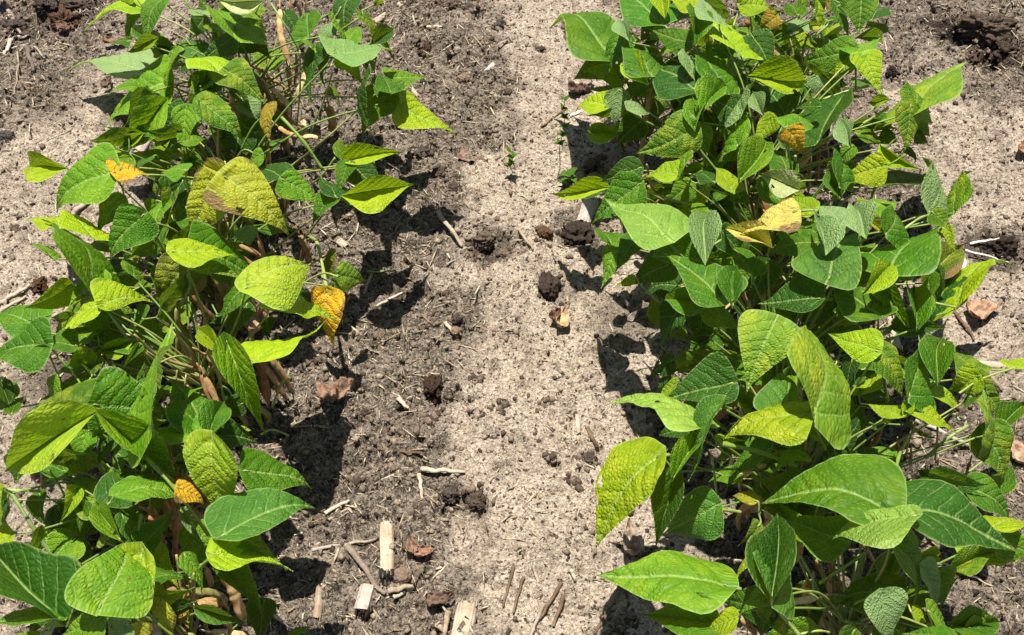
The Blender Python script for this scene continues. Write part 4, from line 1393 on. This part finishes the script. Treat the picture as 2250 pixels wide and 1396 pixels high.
lump(85, 205, 12, 'round crumbly brown clod right of the hanging straw', (0.14, 0.10, 0.07), 24, rough=0.5)
lump(140, 45, 30, 'brown crumbly clod at the top left right of the roots', (0.12, 0.07, 0.045), 25, rough=0.6)
lump(100, 12, 26, 'dark clod at the top edge above the root tangle', DK, 26, rough=0.6)
lump(25, 62, 26, 'black clod under the thick root at the left edge', DK, 27, rough=0.5, stretch=(1.4, 0.8))
lump(170, 14, 24, 'black clod right of the dark one at the top edge', DK, 28, rough=0.3, stretch=(1.6, 0.6))
lump(85, 625, 15, 'spiky burnt clod left of the left row beside the pale split stick', (0.10, 0.055, 0.03), 29, rough=0.6)
lump(2198, 545, 30, 'black clod in the hollow under the white root strand', (0.05, 0.038, 0.03), 30, rough=0.5, stretch=(1.4, 0.7))
lump(1296, 372, 12, 'small dark clod against the bark chunk', DK, 31)
lump(935, 330, 14, 'dark crumb right of the left row under the lime tip', DK, 32, rough=0.5)
lump(1004, 700, 9, 'little dark clod above the short cream stick', DK, 33, rough=0.5)
lump(1295, 1010, 12, 'dark crumb at the top of the triangular shadow', DK, 34, rough=0.5)

def dryleaf(px, py, L, w, ang, label, col, seed, curl=1.0, tilt=0.0, name='dry_leaf', cat='dead leaf', group='dead leaves on the soil', lift=0.004):
    """a curled, crumpled dead leaf lying on the soil"""
    p = g(px, py, lift); L /= 1250.0; w /= 1250.0; col = tuple(0.75 * k + 0.25 * (0.45 * (col[0] + col[1]) / 2 + 0.05) for k in col)
    a = R(ang); t = Vector((math.cos(a), math.sin(a), 0)); s = Vector((-t.y, t.x, 0))
    nu, nv = 26, 15
    u = np.linspace(0, 1, nu); v = np.linspace(-1, 1, nv)
    U, T = np.meshgrid(u, v, indexing='ij')
    pr = np.interp(U, PU, PWD) ** 0.8
    D = T * pr * w / 2 * (1 + 0.18 * (fbm(U, T, 5, 2, 0.5, seed) - 0.5) * 2)
    th = D / (w / 2) * curl * 1.25
    rad = (w / 2) / (curl * 1.25)
    side = rad * np.sin(th); H = rad * (1 - np.cos(th))
    H = H + (fbm(U + seed, T * 0.6, 3.5, 5, 0.68, seed) - 0.5) * 0.9 * w + tilt * L * (U - 0.3) + 0.12 * L * np.abs(U - 0.5) ** 2 * 4
    al = (U - 0.5) * L
    H = H - H.min()
    P = np.array(p)[None, None, :] + al[..., None] * np.array(t) + side[..., None] * np.array(s) + H[..., None] * np.array([0, 0, 1.0])
    idx = np.arange(nu * nv).reshape(nu, nv)
    Fq = np.stack([idx[:-1, :-1], idx[1:, :-1], idx[1:, 1:], idx[:-1, 1:]], -1).reshape(-1, 4)
    o = mk(name, P.reshape(-1, 3), Fq, M_DRY, origin=p, color=(*col, 1))
    md = o.modifiers.new('thick', 'SOLIDIFY'); md.thickness = 0.0005
    return tag(o, label, cat, group)
dryleaf(1238, 708, 52, 38, 80, 'curled cream leaf with brown rim alone on the sandy strip', (0.68, 0.50, 0.24), 1, 1.2)
dryleaf(1222, 700, 34, 30, 60, 'dark brown inner curl nested against the cream curled leaf', (0.18, 0.085, 0.045), 2, 1.3)
dryleaf(745, 872, 72, 55, 30, 'large tan brown dry leaf lying under the orange leaf shadow', (0.34, 0.20, 0.12), 3, 0.9)
dryleaf(905, 1205, 36, 34, 100, 'brown shrivelled leaf right of the widest ribbed stalk', (0.30, 0.18, 0.11), 4, 1.4)
dryleaf(935, 1218, 40, 34, 10, 'reddish brown cupped leaf with a dark hollow right of the ribbed stalk', (0.36, 0.19, 0.10), 5, 1.5)
dryleaf(968, 1322, 48, 34, 20, 'dark brown torn leaf at the bottom middle', (0.17, 0.10, 0.06), 6, 1.3)
dryleaf(1040, 358, 70, 34, -20, 'flat brown veined leaf right of the dark square clods', (0.30, 0.19, 0.12), 7, 0.4)
dryleaf(1385, 1192, 62, 50, 95, 'grey tan papery husk under the big yellow green leaf', (0.46, 0.36, 0.27), 8, 1.2, name='husk', cat='husk')
dryleaf(1276, 208, 62, 46, 15, 'dark brown crumpled leaf behind the spindly weed', (0.17, 0.10, 0.065), 9, 1.2)
dryleaf(2158, 690, 70, 52, 15, 'pinkish brown dry leaf on open soil right of the right row', (0.52, 0.31, 0.18), 10, 0.5)
dryleaf(2242, 335, 44, 30, 70, 'rust brown leaf cut by the right edge', (0.38, 0.19, 0.10), 11, 0.9)
dryleaf(2225, 1000, 60, 44, 100, 'pale brown leaf on the soil at the lower right edge', (0.50, 0.34, 0.21), 12, 0.7)
dryleaf(262, 98, 70, 26, 5, 'thin brown curled leaf strip left of the top of the left row', (0.28, 0.15, 0.08), 13, 1.3)
dryleaf(240, 190, 40, 30, 80, 'dark shrivelled leaf in the shade of the pale leaf at upper left', (0.16, 0.10, 0.065), 14, 1.4)
dryleaf(150, 70, 46, 36, 30, 'brown crumpled leaf among the clods at upper left', (0.26, 0.14, 0.08), 15, 1.4)
dryleaf(600, 800, 60, 60, 70, 'brown papery leaf folded over the pods in the left row', (0.46, 0.30, 0.17), 16, 0.9, lift=0.10)
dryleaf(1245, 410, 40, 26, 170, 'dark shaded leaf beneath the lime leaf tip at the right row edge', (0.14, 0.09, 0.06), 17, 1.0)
dryleaf(2130, 1110, 46, 34, 40, 'brown fragment below the lower right leaves', (0.26, 0.17, 0.11), 18, 1.0)
dryleaf(1000, 730, 30, 26, 100, 'shrivelled brown fluff right above the short cream stick', (0.30, 0.20, 0.13), 19, 1.4)
dryleaf(12, 12, 46, 34, 10, 'pale gold leaf fragment at the top left corner', (0.72, 0.52, 0.18), 20, 0.4, lift=0.02)

stalk((1150, 1270), (1128, 1350), 6, 'thin brown twig lying right beside the leftmost twig of the bottom cluster', BR, 'twig', 'twig', thin=True, mat=M_BARK)
stalk((1240, 1310), (1215, 1380), 7, 'short forked twig at the right of the bottom twig cluster', BR, 'twig', 'twig', thin=True, mat=M_BARK)
sr = random.Random(77); nb = 0
while nb < 60:   # small straw bits strewn over the crumbly soil
    px, py = sr.uniform(620, 1250), sr.uniform(40, 1380)
    p = g(px, py)
    if sr.random() < float(sandm(p.x, p.y)) * 0.85: continue
    a = sr.uniform(0, 3.14); L = sr.uniform(9, 26)
    o = stalk((px, py), (px + math.cos(a) * L, py + math.sin(a) * L * 0.8), sr.uniform(2.5, 5), 'short weathered straw bit strewn on the crumbly soil', sr.choice((CR, TN, GY, (0.30, 0.23, 0.16))), 'straw_bit', 'straw', thin=True, group='straw bits strewn between the rows')
    nb += 1
nb = 0
while nb < 55:
    px, py = sr.choice((sr.uniform(620, 1120), sr.uniform(620, 1120), sr.uniform(0, 200), sr.uniform(1180, 1450), sr.uniform(2050, 2240))), sr.uniform(10, 1390)
    p = g(px, py)
    if sr.random() < float(sandm(p.x, p.y)) * 0.8: continue
    k = sr.uniform(0.7, 1.5)
    lump(px, py, sr.uniform(3.5, 9), 'small broken clod half sunk in the soil between the rows', (0.11 * k, 0.085 * k, 0.066 * k), 100 + nb, rough=0.5, sub=3, stretch=(sr.uniform(0.8, 1.5), 1), group='small clods between the rows')
    nb += 1

# seedlings
def seedling(px, py, pairs, h, label, lf, lean=(0, 0), rootpx=None):
    p = g(px, py); e = empty('weed_seedling', tuple(p)); tag(e, label, 'weed', 'small weeds between the rows')
    n = 9; P = [p + Vector((lean[0] * (k / n) + 0.0025 * math.sin(k * 1.3), lean[1] * (k / n), h * k / n)) for k in range(n + 1)]
    mb = MB(); mb.tube(P, [0.0009 - 0.0004 * k / n for k in range(n + 1)], 6)
    mb.build('stem', M_GREEN, e, color=(0.30, 0.24, 0.10, 1))
    for k in range(pairs):
        q = P[min(n, int(n * (0.45 + 0.55 * k / max(1, pairs - 1))))]
        for sd in (0, 1):
            a = k * 1.6 + sd * 3.14 + 0.4
            t = q + Vector((math.cos(a) * lf, math.sin(a) * lf, lf * 0.35))
            v, F_, uv = leaf_mesh(q, t, lf * 0.5, 900 + k * 3 + sd + int(px), res=0.4)
            mk('leaf', v, F_, M_LEAF, e, uv=uv, color=(0.12, 0.28, 0.03, 0.9))
seedling(1123, 385, 4, 0.055, 'tiny green seedling with a starry top alone on the sandy strip', 0.014)
seedling(1225, 390, 9, 0.15, 'tall spindly weed with tiny leaves left of the right row', 0.013, lean=(0.01, 0.03))
seedling(1250, 412, 3, 0.03, 'low broad leaved seedling tucked above the lime leaf tip of the right row', 0.022)

# uncountable crumbs and chaff
cr = np.random.RandomState(3)
def scatter(n, smin, smax, name, mat, col, kindf, label, cat, dens, elong=1.0, around=None):
    bm = bmesh.new(); bmesh.ops.create_icosphere(bm, subdivisions=1, radius=1.0)
    B = np.array([v.co[:] for v in bm.verts]); Bf = np.array([[v.index for v in f.verts] for f in bm.faces]); bm.free()
    xs = cr.uniform(-1.1, 1.1, n * 4); ys = cr.uniform(0.50, 2.02, n * 4)
    pd = dens(xs, ys); k = cr.rand(n * 4) < pd; xs = xs[k][:n]; ys = ys[k][:n]; n = len(xs)
    if around:
        a_ = []
        for lx, ly, lr_ in around:
            m_ = int(14 + lr_ * 1800); th_ = cr.rand(m_) * 6.283; q_ = lr_ * (0.75 + 1.7 * cr.rand(m_) ** 1.6)
            a_.append(np.stack([lx + np.cos(th_) * q_, ly + np.sin(th_) * q_], 1))
        a_ = np.concatenate(a_); xs = a_[:, 0]; ys = a_[:, 1]; n = len(xs)
    zs = gh(xs, ys); sz = smin + (smax - smin) * cr.rand(n) ** 3
    a = cr.rand(n) * 6.283; ca, sa = np.cos(a), np.sin(a)
    J = B[None] * (1 + 1.0 * (cr.rand(n, len(B), 1) - 0.5)) * (0.65 + 0.7 * cr.rand(n, 1, 3))
    J = J * sz[:, None, None] * np.array([elong, 1.0 / math.sqrt(elong), 0.75 / math.sqrt(elong)])
    tl = (cr.rand(n) - 0.5) * 0.5
    x = J[..., 0] * ca[:, None] - J[..., 1] * sa[:, None]; y = J[..., 0] * sa[:, None] + J[..., 1] * ca[:, None]
    z = J[..., 2] + J[..., 0] * tl[:, None]
    V = np.stack([x + xs[:, None], y + ys[:, None], z + zs[:, None] + sz[:, None] * 0.05 / math.sqrt(elong)], -1)
    F_ = Bf[None] + (np.arange(n) * len(B))[:, None, None]
    o = mk(name, V.reshape(-1, 3), F_.reshape(-1, 3), mat, color=(*col, 1), smooth=False)
    return tag(o, label, cat, kind='stuff')
def chunkmat(name, c1, c2, rough=0.95):
    t = NT(name); tc = t.n('TexCoord'); ge = t.n('NewGeometry')
    n = t.noise(tc.outputs['Object'], 400, 3, 0.6)
    c = t.mix(ge.outputs['Random Per Island'], c1, c2)
    c = t.mix(t.mr(n, 0.35, 0.7), t.mix(1.0, c, (0.5, 0.5, 0.5), 'MULTIPLY'), c)
    return t.out(t.principled(c, rough, None, 0.15))
dsoil = lambda x, y: 1.02 - 0.93 * sandm(x, y)
scatter(34000, 0.0008, 0.0050, 'soil_crumbs', chunkmat('crumb', (0.04, 0.028, 0.02), (0.42, 0.32, 0.23)), SB, None, 'loose brown soil crumbs', 'soil crumbs', dsoil)
scatter(10, 0.0012, 0.0062, 'clod_crumbs', chunkmat('clod_crumb', (0.07, 0.05, 0.037), (0.26, 0.195, 0.14)), SB, None, 'brown crumbs fallen off the clods', 'clod crumbs', lambda x, y: 1.0 + 0 * x, around=LUMPS)
scatter(11000, 0.0007, 0.0036, 'dark_crumbs', chunkmat('dark_crumb', (0.035, 0.025, 0.018), (0.17, 0.12, 0.085)), SB, None, 'dark specks of organic soil over the whole ground', 'dark crumbs', lambda x, y: 0.55 + 0.4 * (1 - sandm(x, y)))
scatter(14000, 0.0006, 0.0018, 'sand_grains', chunkmat('grain', (0.16, 0.12, 0.09), (0.55, 0.47, 0.38)), SB, None, 'pale sand grains on the smooth strips', 'sand grains', lambda x, y: 0.15 + sandm(x, y))
scatter(17000, 0.0009, 0.0034, 'straw_chaff', chunkmat('chaff', (0.30, 0.21, 0.13), (0.70, 0.60, 0.42), 0.7), SB, None, 'fine straw chaff littering the dark soil', 'chaff', lambda x, y: 1.02 - 0.9 * sandm(x, y), elong=5.5)
for o in bpy.data.objects:
    for k in ('_o', '_n'):
        if k in o: del o[k]
print('leaves', nleaf, 'objects', len(bpy.data.objects))
